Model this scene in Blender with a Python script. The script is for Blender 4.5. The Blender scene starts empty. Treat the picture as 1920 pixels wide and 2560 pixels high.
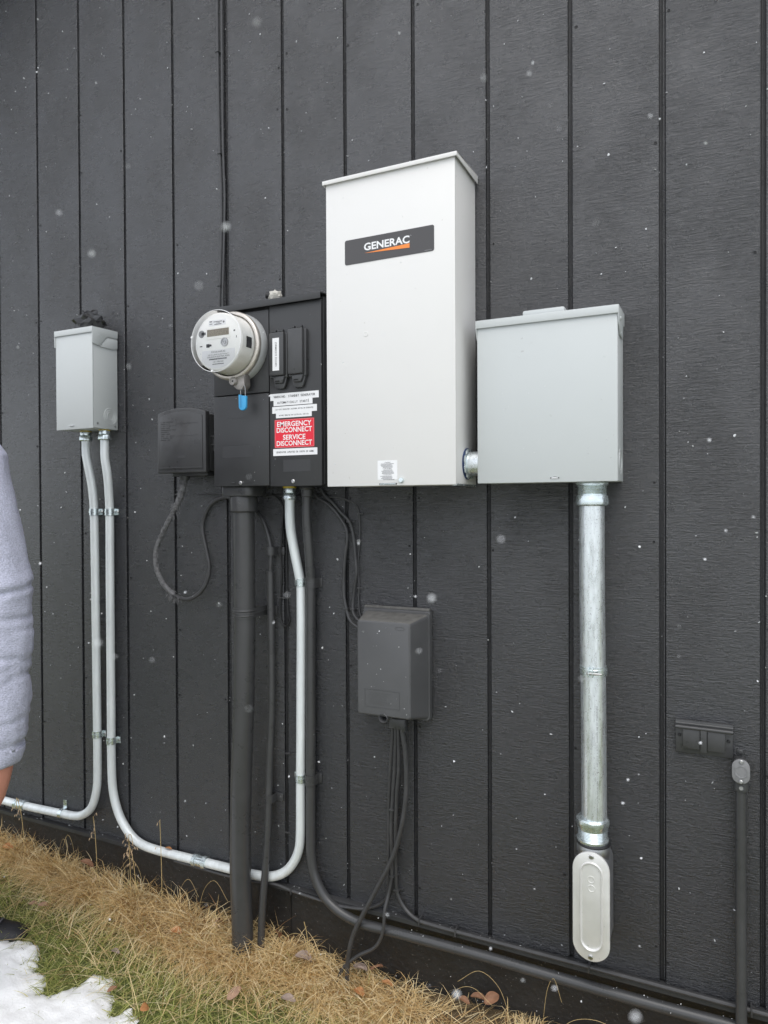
import bpy, bmesh, math, random
import numpy as np
from mathutils import Vector, Matrix

random.seed(7)
rng = np.random.default_rng(7)
R = math.radians
scene = bpy.context.scene
C = scene.collection

# ------------------------------------------------------------------ camera
cam_d = bpy.data.cameras.new('camera')
cam = bpy.data.objects.new('camera', cam_d)
C.objects.link(cam)
cam_d.sensor_fit = 'VERTICAL'
cam_d.sensor_height = 36.0
cam_d.lens = 24.64
cam_d.clip_start = 0.05
cam_d.clip_end = 1000
CAM = Vector((1.32685, -1.71252, 1.39717))
rx = Vector((0.90476812, 0.42588004, -0.00456564))
ry = Vector((-0.0000508, 0.0108279, 0.9999414))
rz = -Vector((-0.42590451, 0.90471484, -0.00981836))
cam.matrix_world = Matrix(((rx.x, ry.x, rz.x, CAM.x), (rx.y, ry.y, rz.y, CAM.y), (rx.z, ry.z, rz.z, CAM.z), (0, 0, 0, 1)))
cam_d.dof.use_dof = True
cam_d.dof.focus_distance = 1.95
cam_d.dof.aperture_fstop = 5.6
scene.camera = cam

# ------------------------------------------------------------------ world, sun, exposure
SUN_DIR = Vector((0.20, -0.46, 0.86)).normalized()      # towards the sun
world = bpy.data.worlds.new('World')
scene.world = world
world.use_nodes = True
wn = world.node_tree
bg = wn.nodes['Background']
sky = wn.nodes.new('ShaderNodeTexSky')
sky.sky_type = 'NISHITA'
sky.sun_disc = False
sky.sun_elevation = math.asin(SUN_DIR.z)
sky.sun_rotation = math.atan2(SUN_DIR.x, SUN_DIR.y)
sky.air_density = 1.0
sky.dust_density = 3.0
sky.ozone_density = 1.0
hs = wn.nodes.new('ShaderNodeHueSaturation')
hs.inputs['Saturation'].default_value = 0.5
wn.links.new(sky.outputs[0], hs.inputs['Color'])
cloud = wn.nodes.new('ShaderNodeMix')                     # even cloud deck over the clear sky
cloud.data_type = 'RGBA'
cloud.inputs['Factor'].default_value = 0.8
cloud.inputs['B'].default_value = (10.2, 10.7, 11.6, 1)
wn.links.new(hs.outputs[0], cloud.inputs['A'])
wn.links.new(cloud.outputs['Result'], bg.inputs['Color'])
bg.inputs['Strength'].default_value = 0.15
sun_d = bpy.data.lights.new('sun', 'SUN')
sun_d.energy = 1.3
sun_d.angle = R(40)
sun_d.color = (1.0, 0.94, 0.86)
sun = bpy.data.objects.new('sun', sun_d)
C.objects.link(sun)
sun.rotation_euler = (-SUN_DIR).to_track_quat('-Z', 'Y').to_euler()
scene.view_settings.view_transform = 'Standard'
scene.view_settings.look = 'None'
scene.view_settings.gamma = 1
scene.view_settings.exposure = -0.05
scene.view_settings.use_curve_mapping = False

# ------------------------------------------------------------------ materials
def mat(name, color, rough=0.5, metal=0.0, spec=0.5, vary=0.0, vscale=12.0, bump=0.0, bscale=200.0,
        bdist=0.001, stretch=(1, 1, 1), coat=0.0, spots=None):
    m = bpy.data.materials.new(name)
    m.use_nodes = True
    nt = m.node_tree
    N, L = nt.nodes, nt.links
    p = N['Principled BSDF']
    p.inputs['Base Color'].default_value = (*color, 1)
    p.inputs['Roughness'].default_value = rough
    p.inputs['Metallic'].default_value = metal
    p.inputs['Specular IOR Level'].default_value = spec
    p.inputs['Coat Weight'].default_value = coat
    if vary or bump or spots:
        tc = N.new('ShaderNodeTexCoord')
        mp = N.new('ShaderNodeMapping')
        mp.inputs['Scale'].default_value = stretch
        L.new(tc.outputs['Object'], mp.inputs['Vector'])
    if vary:
        n = N.new('ShaderNodeTexNoise')
        n.inputs['Scale'].default_value = vscale
        n.inputs['Detail'].default_value = 6
        n.inputs['Roughness'].default_value = 0.62
        L.new(mp.outputs[0], n.inputs['Vector'])
        r = N.new('ShaderNodeMapRange')
        r.inputs['From Min'].default_value = 0.3
        r.inputs['From Max'].default_value = 0.7
        r.inputs['To Min'].default_value = 1 - vary
        r.inputs['To Max'].default_value = 1 + vary
        L.new(n.outputs['Fac'], r.inputs['Value'])
        mx = N.new('ShaderNodeMix')
        mx.data_type = 'RGBA'
        mx.blend_type = 'MULTIPLY'
        mx.inputs['Factor'].default_value = 1
        mx.inputs['A'].default_value = (*color, 1)
        L.new(r.outputs[0], mx.inputs['B'])
        L.new(mx.outputs['Result'], p.inputs['Base Color'])
        r2 = N.new('ShaderNodeMapRange')
        r2.inputs['From Min'].default_value = 0.3
        r2.inputs['From Max'].default_value = 0.7
        r2.inputs['To Min'].default_value = max(0.05, rough - 0.09)
        r2.inputs['To Max'].default_value = min(1, rough + 0.09)
        L.new(n.outputs['Fac'], r2.inputs['Value'])
        L.new(r2.outputs[0], p.inputs['Roughness'])
        if spots:                                   # small specks of dirt or splash in another colour
            sn = N.new('ShaderNodeTexNoise')
            sn.inputs['Scale'].default_value = spots[1]
            sn.inputs['Detail'].default_value = 2
            L.new(tc.outputs['Object'], sn.inputs['Vector'])
            sr = N.new('ShaderNodeMapRange')
            sr.inputs['From Min'].default_value = spots[2]
            sr.inputs['From Max'].default_value = spots[2] + 0.04
            L.new(sn.outputs['Fac'], sr.inputs['Value'])
            m2 = N.new('ShaderNodeMix')
            m2.data_type = 'RGBA'
            L.new(sr.outputs[0], m2.inputs['Factor'])
            L.new(mx.outputs['Result'], m2.inputs['A'])
            m2.inputs['B'].default_value = (*spots[0], 1)
            L.new(m2.outputs['Result'], p.inputs['Base Color'])
    if bump:
        n = N.new('ShaderNodeTexNoise')
        n.inputs['Scale'].default_value = bscale
        n.inputs['Detail'].default_value = 4
        L.new(mp.outputs[0], n.inputs['Vector'])
        b = N.new('ShaderNodeBump')
        b.inputs['Strength'].default_value = bump
        b.inputs['Distance'].default_value = bdist
        L.new(n.outputs['Fac'], b.inputs['Height'])
        L.new(b.outputs[0], p.inputs['Normal'])
    return m


def siding_material():
    m = bpy.data.materials.new('charcoal_siding_paint')
    m.use_nodes = True
    nt = m.node_tree
    N, L = nt.nodes, nt.links
    p = N['Principled BSDF']
    geo = N.new('ShaderNodeNewGeometry')
    oi = N.new('ShaderNodeObjectInfo')
    sc = N.new('ShaderNodeMath'); sc.operation = 'MULTIPLY'; sc.inputs[1].default_value = 7.3
    L.new(oi.outputs['Random'], sc.inputs[0])
    off = N.new('ShaderNodeCombineXYZ')
    L.new(sc.outputs[0], off.inputs['Y'])
    L.new(sc.outputs[0], off.inputs['Z'])
    add = N.new('ShaderNodeVectorMath'); add.operation = 'ADD'
    L.new(geo.outputs['Position'], add.inputs[0]); L.new(off.outputs[0], add.inputs[1])

    def noise(scale, detail=3, rough=0.5, rot=(0, 0, 0), s=1.0, dist=0.0):
        mp = N.new('ShaderNodeMapping')
        mp.inputs['Scale'].default_value = scale
        mp.inputs['Rotation'].default_value = rot
        L.new(add.outputs[0], mp.inputs['Vector'])
        n = N.new('ShaderNodeTexNoise')
        n.inputs['Scale'].default_value = s
        n.inputs['Detail'].default_value = detail
        n.inputs['Roughness'].default_value = rough
        n.inputs['Distortion'].default_value = dist
        L.new(mp.outputs[0], n.inputs['Vector'])
        return n.outputs['Fac']

    def rng_(v, a, b, c=0.0, d=1.0):
        r = N.new('ShaderNodeMapRange')
        for k, x in zip(('From Min', 'From Max', 'To Min', 'To Max'), (a, b, c, d)):
            r.inputs[k].default_value = x
        L.new(v, r.inputs['Value'])
        return r.outputs[0]

    def math_(op, a, b):
        n = N.new('ShaderNodeMath'); n.operation = op
        for i, v in enumerate((a, b)):
            if isinstance(v, (int, float)):
                n.inputs[i].default_value = v
            else:
                L.new(v, n.inputs[i])
        return n.outputs[0]
    saw = noise((26, 26, 300), 6, 0.72, (0, R(1.2), 0), dist=0.9)        # saw marks across the board
    fine = noise((125, 125, 215), 5, 0.7)                              # rough-sawn fuzz under the paint
    grain = noise((300, 200, 11), 4, 0.6)                               # vertical grain
    mask = rng_(noise((7, 7, 4.2), 3), 0.40, 0.62)                       # where saw marks are strong
    mask2 = rng_(noise((11, 9, 1.6), 3), 0.44, 0.64)
    h = math_('MULTIPLY', rng_(saw, 0.35, 0.65), math_('ADD', math_('MULTIPLY', mask, 0.3), 0.5))
    h = math_('ADD', h, math_('MULTIPLY', fine, 1.5))
    h = math_('ADD', h, math_('MULTIPLY', math_('MULTIPLY', grain, math_('ADD', math_('MULTIPLY', mask2, 0.5), 0.4)), 1.0))
    b = N.new('ShaderNodeBump')
    b.inputs['Strength'].default_value = 0.8
    b.inputs['Distance'].default_value = 0.0017
    L.new(h, b.inputs['Height'])
    L.new(b.outputs[0], p.inputs['Normal'])
    big = noise((3, 3, 2), 5, 0.6)
    cr = N.new('ShaderNodeMix'); cr.data_type = 'RGBA'
    cr.inputs['A'].default_value = (0.0095, 0.0102, 0.0140, 1)
    cr.inputs['B'].default_value = (0.0140, 0.0148, 0.0190, 1)
    L.new(rng_(big, 0.3, 0.7), cr.inputs['Factor'])
    L.new(cr.outputs['Result'], p.inputs['Base Color'])
    L.new(rng_(noise((30, 30, 60), 3), 0.3, 0.7, 0.23, 0.29), p.inputs['Roughness'])
    p.inputs['Specular IOR Level'].default_value = 0.9
    p.inputs['Coat Weight'].default_value = 0.32
    p.inputs['Coat Roughness'].default_value = 0.22
    L.new(b.outputs[0], p.inputs['Coat Normal'])
    return m


M = {}
M['siding'] = siding_material()
M['groove'] = mat('groove_paint', (0.008, 0.008, 0.009), 0.6, bump=0.5, bscale=300, stretch=(1, 1, 0.05))
M['foundation'] = mat('black_coated_foundation', (0.016, 0.0155, 0.0155), 0.5, vary=0.25, vscale=9, bump=0.7, bscale=60, bdist=0.004,
                      spots=((0.12, 0.11, 0.10), 160, 0.70))
M['dark_paint'] = mat('charcoal_metal_paint', (0.032, 0.0325, 0.034), 0.42, vary=0.08, vscale=20, bump=0.05, bscale=400)
M['dark_pvc'] = mat('charcoal_painted_plastic', (0.050, 0.0505, 0.052), 0.32, vary=0.10, vscale=18, bump=0.06, bscale=90)
M['box_pvc'] = mat('grey_painted_plastic_box', (0.075, 0.076, 0.079), 0.45, vary=0.08, vscale=14, bump=0.06, bscale=300)
M['cable'] = mat('charcoal_painted_cable', (0.046, 0.046, 0.048), 0.4, vary=0.25, vscale=40, bump=0.2, bscale=120)
M['black_rubber'] = mat('black_wire_jacket', (0.012, 0.012, 0.013), 0.45)
M['fray'] = mat('grey_frayed_tape', (0.13, 0.13, 0.135), 0.85, vary=0.6, vscale=120, bump=0.9, bscale=160, bdist=0.004)
M['white'] = mat('off_white_powder_coat', (0.715, 0.705, 0.69), 0.45, vary=0.012, vscale=4, bump=0.05, bscale=9, bdist=0.01, spots=((0.60, 0.585, 0.56), 70, 0.745))
M['grey'] = mat('light_grey_powder_coat', (0.53, 0.555, 0.555), 0.45, vary=0.015, vscale=4, bump=0.05, bscale=9, bdist=0.01, spots=((0.42, 0.43, 0.43), 70, 0.745))
M['galv'] = mat('galvanised_conduit', (0.74, 0.78, 0.79), 0.42, metal=0.2, vary=0.10, vscale=60, stretch=(1, 1, 0.12), bump=0.05, bscale=300)
M['galv_big'] = mat('galvanised_large_conduit', (0.72, 0.76, 0.78), 0.3, metal=0.75, vary=0.2, vscale=120, stretch=(1, 1, 0.18), bump=0.08, bscale=260,
                    spots=((0.35, 0.36, 0.38), 260, 0.66))
M['zinc'] = mat('bright_zinc_fitting', (0.68, 0.75, 0.76), 0.25, metal=0.85, vary=0.12, vscale=60)
M['cast'] = mat('cast_aluminium_body', (0.42, 0.43, 0.45), 0.38, metal=0.85, vary=0.1, vscale=30, bump=0.15, bscale=300)
M['alu'] = mat('pressed_aluminium_cover', (0.76, 0.755, 0.74), 0.36, metal=0.4, vary=0.05, vscale=20, spots=((0.55, 0.54, 0.52), 90, 0.70))
M['brass'] = mat('yellow_insulated_throat', (0.62, 0.46, 0.05), 0.5)
M['steel'] = mat('screw_steel', (0.45, 0.45, 0.45), 0.3, metal=1.0)
M['ring'] = mat('weathered_steel_ring', (0.62, 0.58, 0.53), 0.4, metal=0.7, vary=0.15, vscale=40)
M['lock'] = mat('brushed_lock_housing', (0.35, 0.33, 0.31), 0.45, metal=0.7, vary=0.2, vscale=80)
M['meter_body'] = mat('cream_meter_shell', (0.90, 0.89, 0.855), 0.5, vary=0.02)
M['meter_face'] = mat('cream_meter_face', (0.92, 0.915, 0.89), 0.55)
M['lcd'] = mat('meter_display', (0.22, 0.19, 0.14), 0.25, vary=0.3, vscale=500)
M['paper'] = mat('white_label', (0.80, 0.80, 0.81), 0.5)
M['ink'] = mat('black_ink', (0.03, 0.03, 0.035), 0.6)
M['ink_grey'] = mat('grey_ink', (0.16, 0.16, 0.17), 0.6)
M['red'] = mat('red_label', (0.72, 0.012, 0.035), 0.45)
M['pink'] = mat('white_on_red_print', (0.85, 0.80, 0.80), 0.5)
M['redline'] = mat('pale_red_border', (0.75, 0.28, 0.28), 0.5)
M['badge'] = mat('dark_grey_badge', (0.065, 0.062, 0.064), 0.42)
M['orange'] = mat('orange_print', (0.85, 0.25, 0.045), 0.45)
M['blue'] = mat('blue_seal_plastic', (0.05, 0.36, 0.68), 0.35)
M['plastic_bag'] = mat('black_crumpled_sealant', (0.012, 0.012, 0.013), 0.22, bump=0.3, bscale=60)
M['foam'] = mat('pale_expanded_foam', (0.55, 0.53, 0.48), 0.9, vary=0.2, vscale=150, bump=1.0, bscale=200, bdist=0.003)
M['dark_hole'] = mat('dark_opening', (0.004, 0.004, 0.004), 0.8)
M['lb_face'] = mat('pale_painted_cover', (0.20, 0.20, 0.205), 0.5, vary=0.12, vscale=150, bump=0.3, bscale=300)
M['dust_top'] = mat('dusty_painted_plastic', (0.115, 0.112, 0.105), 0.7, vary=0.25, vscale=60, bump=0.2, bscale=200, spots=((0.04, 0.04, 0.04), 90, 0.70))


def glass_material():
    m = bpy.data.materials.new('clear_meter_cover')
    m.use_nodes = True
    N, L = m.node_tree.nodes, m.node_tree.links
    N.remove(N['Principled BSDF'])
    t = N.new('ShaderNodeBsdfTransparent'); t.inputs[0].default_value = (1, 1, 1, 1)
    g = N.new('ShaderNodeBsdfGlossy'); g.inputs['Roughness'].default_value = 0.06
    f = N.new('ShaderNodeFresnel'); f.inputs['IOR'].default_value = 1.3
    x = N.new('ShaderNodeMixShader')
    L.new(f.outputs[0], x.inputs[0]); L.new(t.outputs[0], x.inputs[1]); L.new(g.outputs[0], x.inputs[2])
    L.new(x.outputs[0], N['Material Output'].inputs['Surface'])
    return m


M['glass'] = glass_material()


def tint_material(name, stops, rough=0.7, trans=0.0):
    """colour picked per blade / flake from the 'tint' attribute"""
    m = bpy.data.materials.new(name)
    m.use_nodes = True
    N, L = m.node_tree.nodes, m.node_tree.links
    p = N['Principled BSDF']
    a = N.new('ShaderNodeAttribute'); a.attribute_name = 'tint'
    r = N.new('ShaderNodeValToRGB')
    el = r.color_ramp.elements
    while len(el) < len(stops):
        el.new(0.5)
    for e, (pos, col) in zip(el, stops):
        e.position = pos; e.color = (*col, 1)
    L.new(a.outputs['Fac'], r.inputs[0])
    L.new(r.outputs[0], p.inputs['Base Color'])
    p.inputs['Roughness'].default_value = rough
    p.inputs['Specular IOR Level'].default_value = 0.3
    if trans:
        tr = N.new('ShaderNodeBsdfTranslucent')
        L.new(r.outputs[0], tr.inputs['Color'])
        mx = N.new('ShaderNodeMixShader'); mx.inputs[0].default_value = trans
        L.new(p.outputs[0], mx.inputs[1]); L.new(tr.outputs[0], mx.inputs[2])
        L.new(mx.outputs[0], N['Material Output'].inputs['Surface'])
    return m


M['dry'] = tint_material('dry_grass', [(0.0, (0.28, 0.15, 0.065)), (0.3, (0.58, 0.40, 0.18)), (0.6, (0.82, 0.63, 0.33)), (1.0, (0.92, 0.81, 0.55))], 0.6, 0.25)
M['green'] = tint_material('green_grass', [(0.0, (0.085, 0.11, 0.035)), (0.35, (0.28, 0.32, 0.085)), (0.7, (0.52, 0.52, 0.18)), (1.0, (0.80, 0.72, 0.40))], 0.6, 0.3)
M['leaf'] = mat('brown_dry_leaf', (0.24, 0.12, 0.065), 0.7, vary=0.3, vscale=60, bump=0.5, bscale=120)
M['leaf_pale'] = mat('pale_brown_dry_leaf', (0.34, 0.21, 0.14), 0.75, vary=0.25, vscale=60, bump=0.5, bscale=120)
M['leaf_orange'] = mat('orange_dry_leaf', (0.42, 0.19, 0.07), 0.7, vary=0.25, vscale=60, bump=0.4, bscale=120)
M['leaf_grey'] = mat('greyish_shrivelled_leaf', (0.30, 0.23, 0.19), 0.85, vary=0.3, vscale=80, bump=0.8, bscale=160)
M['snow'] = mat('wet_snow', (0.94, 0.943, 0.95), 0.55, vary=0.02, vscale=30, bump=0.45, bscale=160, bdist=0.003)
M['flake'] = mat('snowflake', (0.92, 0.93, 0.95), 0.6)
_n, _l = M['flake'].node_tree.nodes, M['flake'].node_tree.links
_t = _n.new('ShaderNodeBsdfTransparent'); _m = _n.new('ShaderNodeMixShader'); _m.inputs[0].default_value = 0.3
_l.new(_n['Principled BSDF'].outputs[0], _m.inputs[1]); _l.new(_t.outputs[0], _m.inputs[2]); _l.new(_m.outputs[0], _n['Material Output'].inputs['Surface'])
M['hoodie'] = mat('heather_grey_fleece', (0.48, 0.49, 0.60), 0.95, spec=0.15, vary=0.28, vscale=260, bump=0.9, bscale=260, bdist=0.003, stretch=(1, 1, 1.6))
M['skin'] = mat('skin', (0.58, 0.26, 0.19), 0.5, vary=0.06, vscale=20, bump=0.15, bscale=250)
M['trousers'] = mat('dark_trousers', (0.03, 0.032, 0.04), 0.85, vary=0.15, vscale=80)
M['shoe'] = mat('black_shoe', (0.018, 0.018, 0.022), 0.55, vary=0.25, vscale=60, bump=0.4, bscale=260)
M['sole'] = mat('black_shoe_sole', (0.012, 0.012, 0.012), 0.6)
M['lace'] = mat('dark_grey_lace', (0.12, 0.12, 0.14), 0.8)
M['hair'] = mat('brown_hair', (0.05, 0.03, 0.02), 0.6, bump=0.6, bscale=150)
M['added_soffit'] = mat('added_overhang_paint', (0.03, 0.031, 0.033), 0.6)
M['added_roof'] = mat('added_overhang_shingle', (0.05, 0.05, 0.052), 0.9, vary=0.3, vscale=30)


# ------------------------------------------------------------------ geometry helpers
def merge(*gs):
    V, F = [], []
    for v, f in gs:
        o = len(V)
        V += list(v)
        F += [tuple(i + o for i in q) for q in f]
    return V, F


def from_bm(bm):
    bm.verts.index_update()
    V = [tuple(v.co) for v in bm.verts]
    F = [tuple(v.index for v in f.verts) for f in bm.faces]
    bm.free()
    return V, F


def bevel_bm(bm, bevel, seg=2, angle=R(30)):
    if bevel > 0:
        bmesh.ops.recalc_face_normals(bm, faces=bm.faces)
        es = [e for e in bm.edges if len(e.link_faces) == 2 and e.calc_face_angle(0) > angle]
        bmesh.ops.bevel(bm, geom=es, offset=bevel, segments=seg, affect='EDGES', profile=0.5, clamp_overlap=True)


def gbox(lo, hi, bevel=0.0, seg=2):
    bm = bmesh.new()
    bmesh.ops.create_cube(bm, size=1)
    for v in bm.verts:
        v.co = Vector([lo[i] + (hi[i] - lo[i]) * (v.co[i] + 0.5) for i in range(3)])
    bevel_bm(bm, bevel, seg)
    return from_bm(bm)


def gprism(poly, axis, a, b, bevel=0.0, seg=2):
    """poly of 2D points; axis 'y': (x,z), 'x': (y,z), 'z': (x,y); extruded from a to b"""
    def p3(p, d):
        return {'y': (p[0], d, p[1]), 'x': (d, p[0], p[1]), 'z': (p[0], p[1], d)}[axis]
    bm = bmesh.new()
    A = [bm.verts.new(p3(p, a)) for p in poly]
    B = [bm.verts.new(p3(p, b)) for p in poly]
    n = len(poly)
    bm.faces.new(A)
    bm.faces.new(list(reversed(B)))
    for i in range(n):
        bm.faces.new((A[i], B[i], B[(i + 1) % n], A[(i + 1) % n]))
    bmesh.ops.recalc_face_normals(bm, faces=bm.faces)
    bevel_bm(bm, bevel, seg)
    return from_bm(bm)


def stadium(cx, cz, w, h, n=12):
    r = w / 2
    pts = []
    for i in range(n + 1):
        a = math.pi * i / n
        pts.append((cx + r * math.cos(a), cz + h / 2 - r + r * math.sin(a)))
    for i in range(n + 1):
        a = math.pi + math.pi * i / n
        pts.append((cx + r * math.cos(a), cz - h / 2 + r + r * math.sin(a)))
    return pts


def rrect(x0, x1, z0, z1, r, n=5):
    pts = []
    for cx, cz, a0 in ((x1 - r, z1 - r, 0), (x0 + r, z1 - r, 90), (x0 + r, z0 + r, 180), (x1 - r, z0 + r, 270)):
        for i in range(n + 1):
            a = R(a0 + 90 * i / n)
            pts.append((cx + r * math.cos(a), cz + r * math.sin(a)))
    return pts


def catmull(P, step=0.012):
    P = [Vector(p) for p in P]
    Q = [P[0] * 2 - P[1]] + P + [P[-1] * 2 - P[-2]]
    out = []
    for i in range(1, len(Q) - 2):
        p0, p1, p2, p3 = Q[i - 1:i + 3]
        n = max(1, min(60, int((p2 - p1).length / step)))
        # centripetal-ish tangents keep uneven spacing from overshooting
        d1, d0, d2 = (p2 - p1).length, (p1 - p0).length, (p3 - p2).length
        m1 = (p2 - p0) / (d0 + d1) * d1
        m2 = (p3 - p1) / (d1 + d2) * d1
        for k in range(n):
            t = k / n
            h00 = 2 * t ** 3 - 3 * t ** 2 + 1; h10 = t ** 3 - 2 * t ** 2 + t
            h01 = -2 * t ** 3 + 3 * t ** 2; h11 = t ** 3 - t ** 2
            out.append(p1 * h00 + m1 * h10 + p2 * h01 + m2 * h11)
    out.append(P[-1])
    return out


def gtube(path, r, n=12, step=0.012, smooth=True, cap=True, rfun=None):
    pts = catmull(path, step) if smooth else [Vector(p) for p in path]
    V, F = [], []
    t = (pts[1] - pts[0]).normalized()
    ref = Vector((0, 1, 0)) if abs(t.y) < 0.8 else Vector((1, 0, 0))
    u = (ref - t * ref.dot(t)).normalized()
    for i, p in enumerate(pts):
        if 0 < i < len(pts) - 1:
            t = (pts[i + 1] - pts[i - 1]).normalized()
        elif i == len(pts) - 1:
            t = (pts[i] - pts[i - 1]).normalized()
        u = (u - t * u.dot(t)).normalized()
        w = t.cross(u)
        for k in range(n):
            a = 2 * math.pi * k / n
            rr = r if rfun is None else rfun(i / (len(pts) - 1), a)
            V.append(tuple(p + u * (rr * math.cos(a)) + w * (rr * math.sin(a))))
    for i in range(len(pts) - 1):
        for k in range(n):
            k2 = (k + 1) % n
            F.append((i * n + k, i * n + k2, (i + 1) * n + k2, (i + 1) * n + k))
    if cap:
        F.append(tuple(reversed(range(n))))
        F.append(tuple(range((len(pts) - 1) * n, len(pts) * n)))
    return V, F


def glathe(profile, origin, axis, n=32, cap=True, rmod=None):
    """profile [(distance along axis, radius)]"""
    ax = Vector(axis).normalized()
    ref = Vector((0, 0, 1)) if abs(ax.z) < 0.8 else Vector((1, 0, 0))
    u = (ref - ax * ref.dot(ax)).normalized()
    w = ax.cross(u)
    o = Vector(origin)
    V, F = [], []
    for j, (d, r) in enumerate(profile):
        for k in range(n):
            a = 2 * math.pi * k / n
            rr = r if rmod is None else rmod(j, a, r)
            V.append(tuple(o + ax * d + u * (rr * math.cos(a)) + w * (rr * math.sin(a))))
    for j in range(len(profile) - 1):
        for k in range(n):
            k2 = (k + 1) % n
            F.append((j * n + k, j * n + k2, (j + 1) * n + k2, (j + 1) * n + k))
    if cap:
        F.append(tuple(reversed(range(n))))
        F.append(tuple(range((len(profile) - 1) * n, len(profile) * n)))
    return V, F


def make_mesh(name, g, m, smooth=True, angle=35, origin=(0, 0, 0)):
    V, F = g
    me = bpy.data.meshes.new(name)
    ox, oy, oz = origin
    me.from_pydata([(x - ox, y - oy, z - oz) for x, y, z in V], [], F)
    me.update()
    bm = bmesh.new(); bm.from_mesh(me)
    bmesh.ops.recalc_face_normals(bm, faces=bm.faces)
    bm.to_mesh(me); bm.free()
    if smooth:
        me.polygons.foreach_set('use_smooth', [True] * len(me.polygons))
        me.set_sharp_from_angle(angle=R(angle))
    if m is not None:
        me.materials.append(M[m] if isinstance(m, str) else m)
    return me


def tag(o, label=None, cat=None, group=None, kind=None):
    if label: o['label'] = label
    if cat: o['category'] = cat
    if group: o['group'] = group
    if kind: o['kind'] = kind
    return o


def thing(name, loc, label=None, cat=None, group=None, kind=None):
    o = bpy.data.objects.new(name, None)
    o.empty_display_size = 0.05
    o.location = loc
    C.objects.link(o)
    return tag(o, label, cat, group, kind)


def rootloc(o):
    while o.parent:
        o = o.parent
    return tuple(o.location)


def part(parent, name, g, m, smooth=True, angle=35, label=None, kind=None):
    o = bpy.data.objects.new(name, make_mesh(name, g, m, smooth, angle, rootloc(parent)))
    C.objects.link(o)
    o.parent = parent
    return tag(o, label, kind=kind)


def solid(name, g, m, label=None, cat=None, group=None, kind=None, smooth=True, angle=35, loc=None):
    if loc is None:
        loc = tuple(np.mean(np.array(g[0]), axis=0))
    o = bpy.data.objects.new(name, make_mesh(name, g, m, smooth, angle, loc))
    o.location = loc
    C.objects.link(o)
    return tag(o, label, cat, group, kind)


def text_geo(s, x, z, y, height, width=None, bold=0.0, align='LEFT', mono=None, vertical=False, shear=0.0):
    """flat lettering on a plane facing -Y; x,z = left baseline; height = cap height"""
    gs = []

    def one(st):
        cu = bpy.data.curves.new('t', 'FONT')
        cu.body = st
        cu.size = 1.0
        cu.offset = bold
        cu.resolution_u = 3
        cu.shear = shear
        ob = bpy.data.objects.new('t', cu)
        C.objects.link(ob)
        dg = bpy.context.evaluated_depsgraph_get()
        me = bpy.data.meshes.new_from_object(ob.evaluated_get(dg))
        V = np.array([v.co[:] for v in me.vertices]).reshape(-1, 3)
        F = [tuple(p.vertices) for p in me.polygons]
        bpy.data.objects.remove(ob); bpy.data.curves.remove(cu); bpy.data.meshes.remove(me)
        return V, F
    if mono:
        Vs, Fs, cnt = [], [], 0
        for i, ch in enumerate(s):
            if ch == ' ':
                continue
            V, F = one(ch)
            V = V.copy()
            c = (V[:, 0].min() + V[:, 0].max()) / 2
            V[:, 0] = (V[:, 0] - c) * 0.85 + (i + 0.5) * mono
            Vs.append(V); Fs += [tuple(k + cnt for k in f) for f in F]; cnt += len(V)
        V, F = np.vstack(Vs), Fs
    else:
        V, F = one(s)
    k = height / 0.7
    kx = k
    x0 = V[:, 0].min()
    if width:
        kx = width / (V[:, 0].max() - x0)
    X = (V[:, 0] - x0) * kx
    Z = V[:, 1] * k
    w = X.max()
    if align == 'CENTER':
        X = X - w / 2
    if vertical:
        out = [(x - b, y, z + a) for a, b in zip(X, Z)]
    else:
        out = [(x + a, y, z + b) for a, b in zip(X, Z)]
    return out, F


def screw(c, r, d=(0, -1, 0), t=0.003):
    return glathe([(0, r), (t * 0.6, r), (t, r * 0.7)], c, d, 14)


def strap_v(x, y, z, r, w=0.02, side=1, tab=0.03, wall=-0.001):
    """one-hole strap round a vertical pipe with a tab on the wall"""
    t = 0.0022
    n = 14
    prof = []
    for i in range(n + 1):
        a = math.pi * (1 + i / n)            # from -x side round the front to +x side
        prof.append((x + (r + t) * math.cos(a), y + (r + t) * math.sin(a)))
    out = [(x - r - t, wall)] + prof + [(x + r + t, wall)]
    inner = [(x + r + 0.0003, wall)] + [(x + (r + 0.0003) * math.cos(math.pi * (2 - i / n)), y + (r + 0.0003) * math.sin(math.pi * (2 - i / n))) for i in range(n + 1)] + [(x - r - 0.0003, wall)]
    g = gprism(out + inner, 'z', z - w / 2, z + w / 2)
    lip = gprism([(p[0] + (p[0] - x) * 0.06, p[1] + min(0, (p[1] - y) * 0.06)) for p in out] + inner, 'z', z - 0.0022, z + 0.0022)
    xa = x + side * (r + t)
    tabg = gbox((min(xa, xa + side * tab), wall - 0.0026, z - w * 0.46), (max(xa, xa + side * tab), wall, z + w * 0.46), 0.0008)
    sc = screw((xa + side * tab * 0.6, wall - 0.0026, z), 0.0048)
    return merge(g, lip, tabg), sc


def conn(x, y, z, r, n=6, top=None):
    """compression connector below a box: locknut collar, body, hex nut"""
    def hexm(j, a, rr):
        return rr * (1 + 0.05 * math.cos(6 * a)) if j in (4, 5, 6, 7) else rr
    return glathe([(0, r * 1.28), (0.004, r * 1.34), (0.013, r * 1.30), (0.0135, r * 1.18), (0.016, r * 1.34), (0.018, r * 1.44), (0.029, r * 1.46), (0.032, r * 1.30), (0.033, r * 1.02)],
                  (x, y, z), (0, 0, -1), 36, rmod=hexm)


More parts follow.
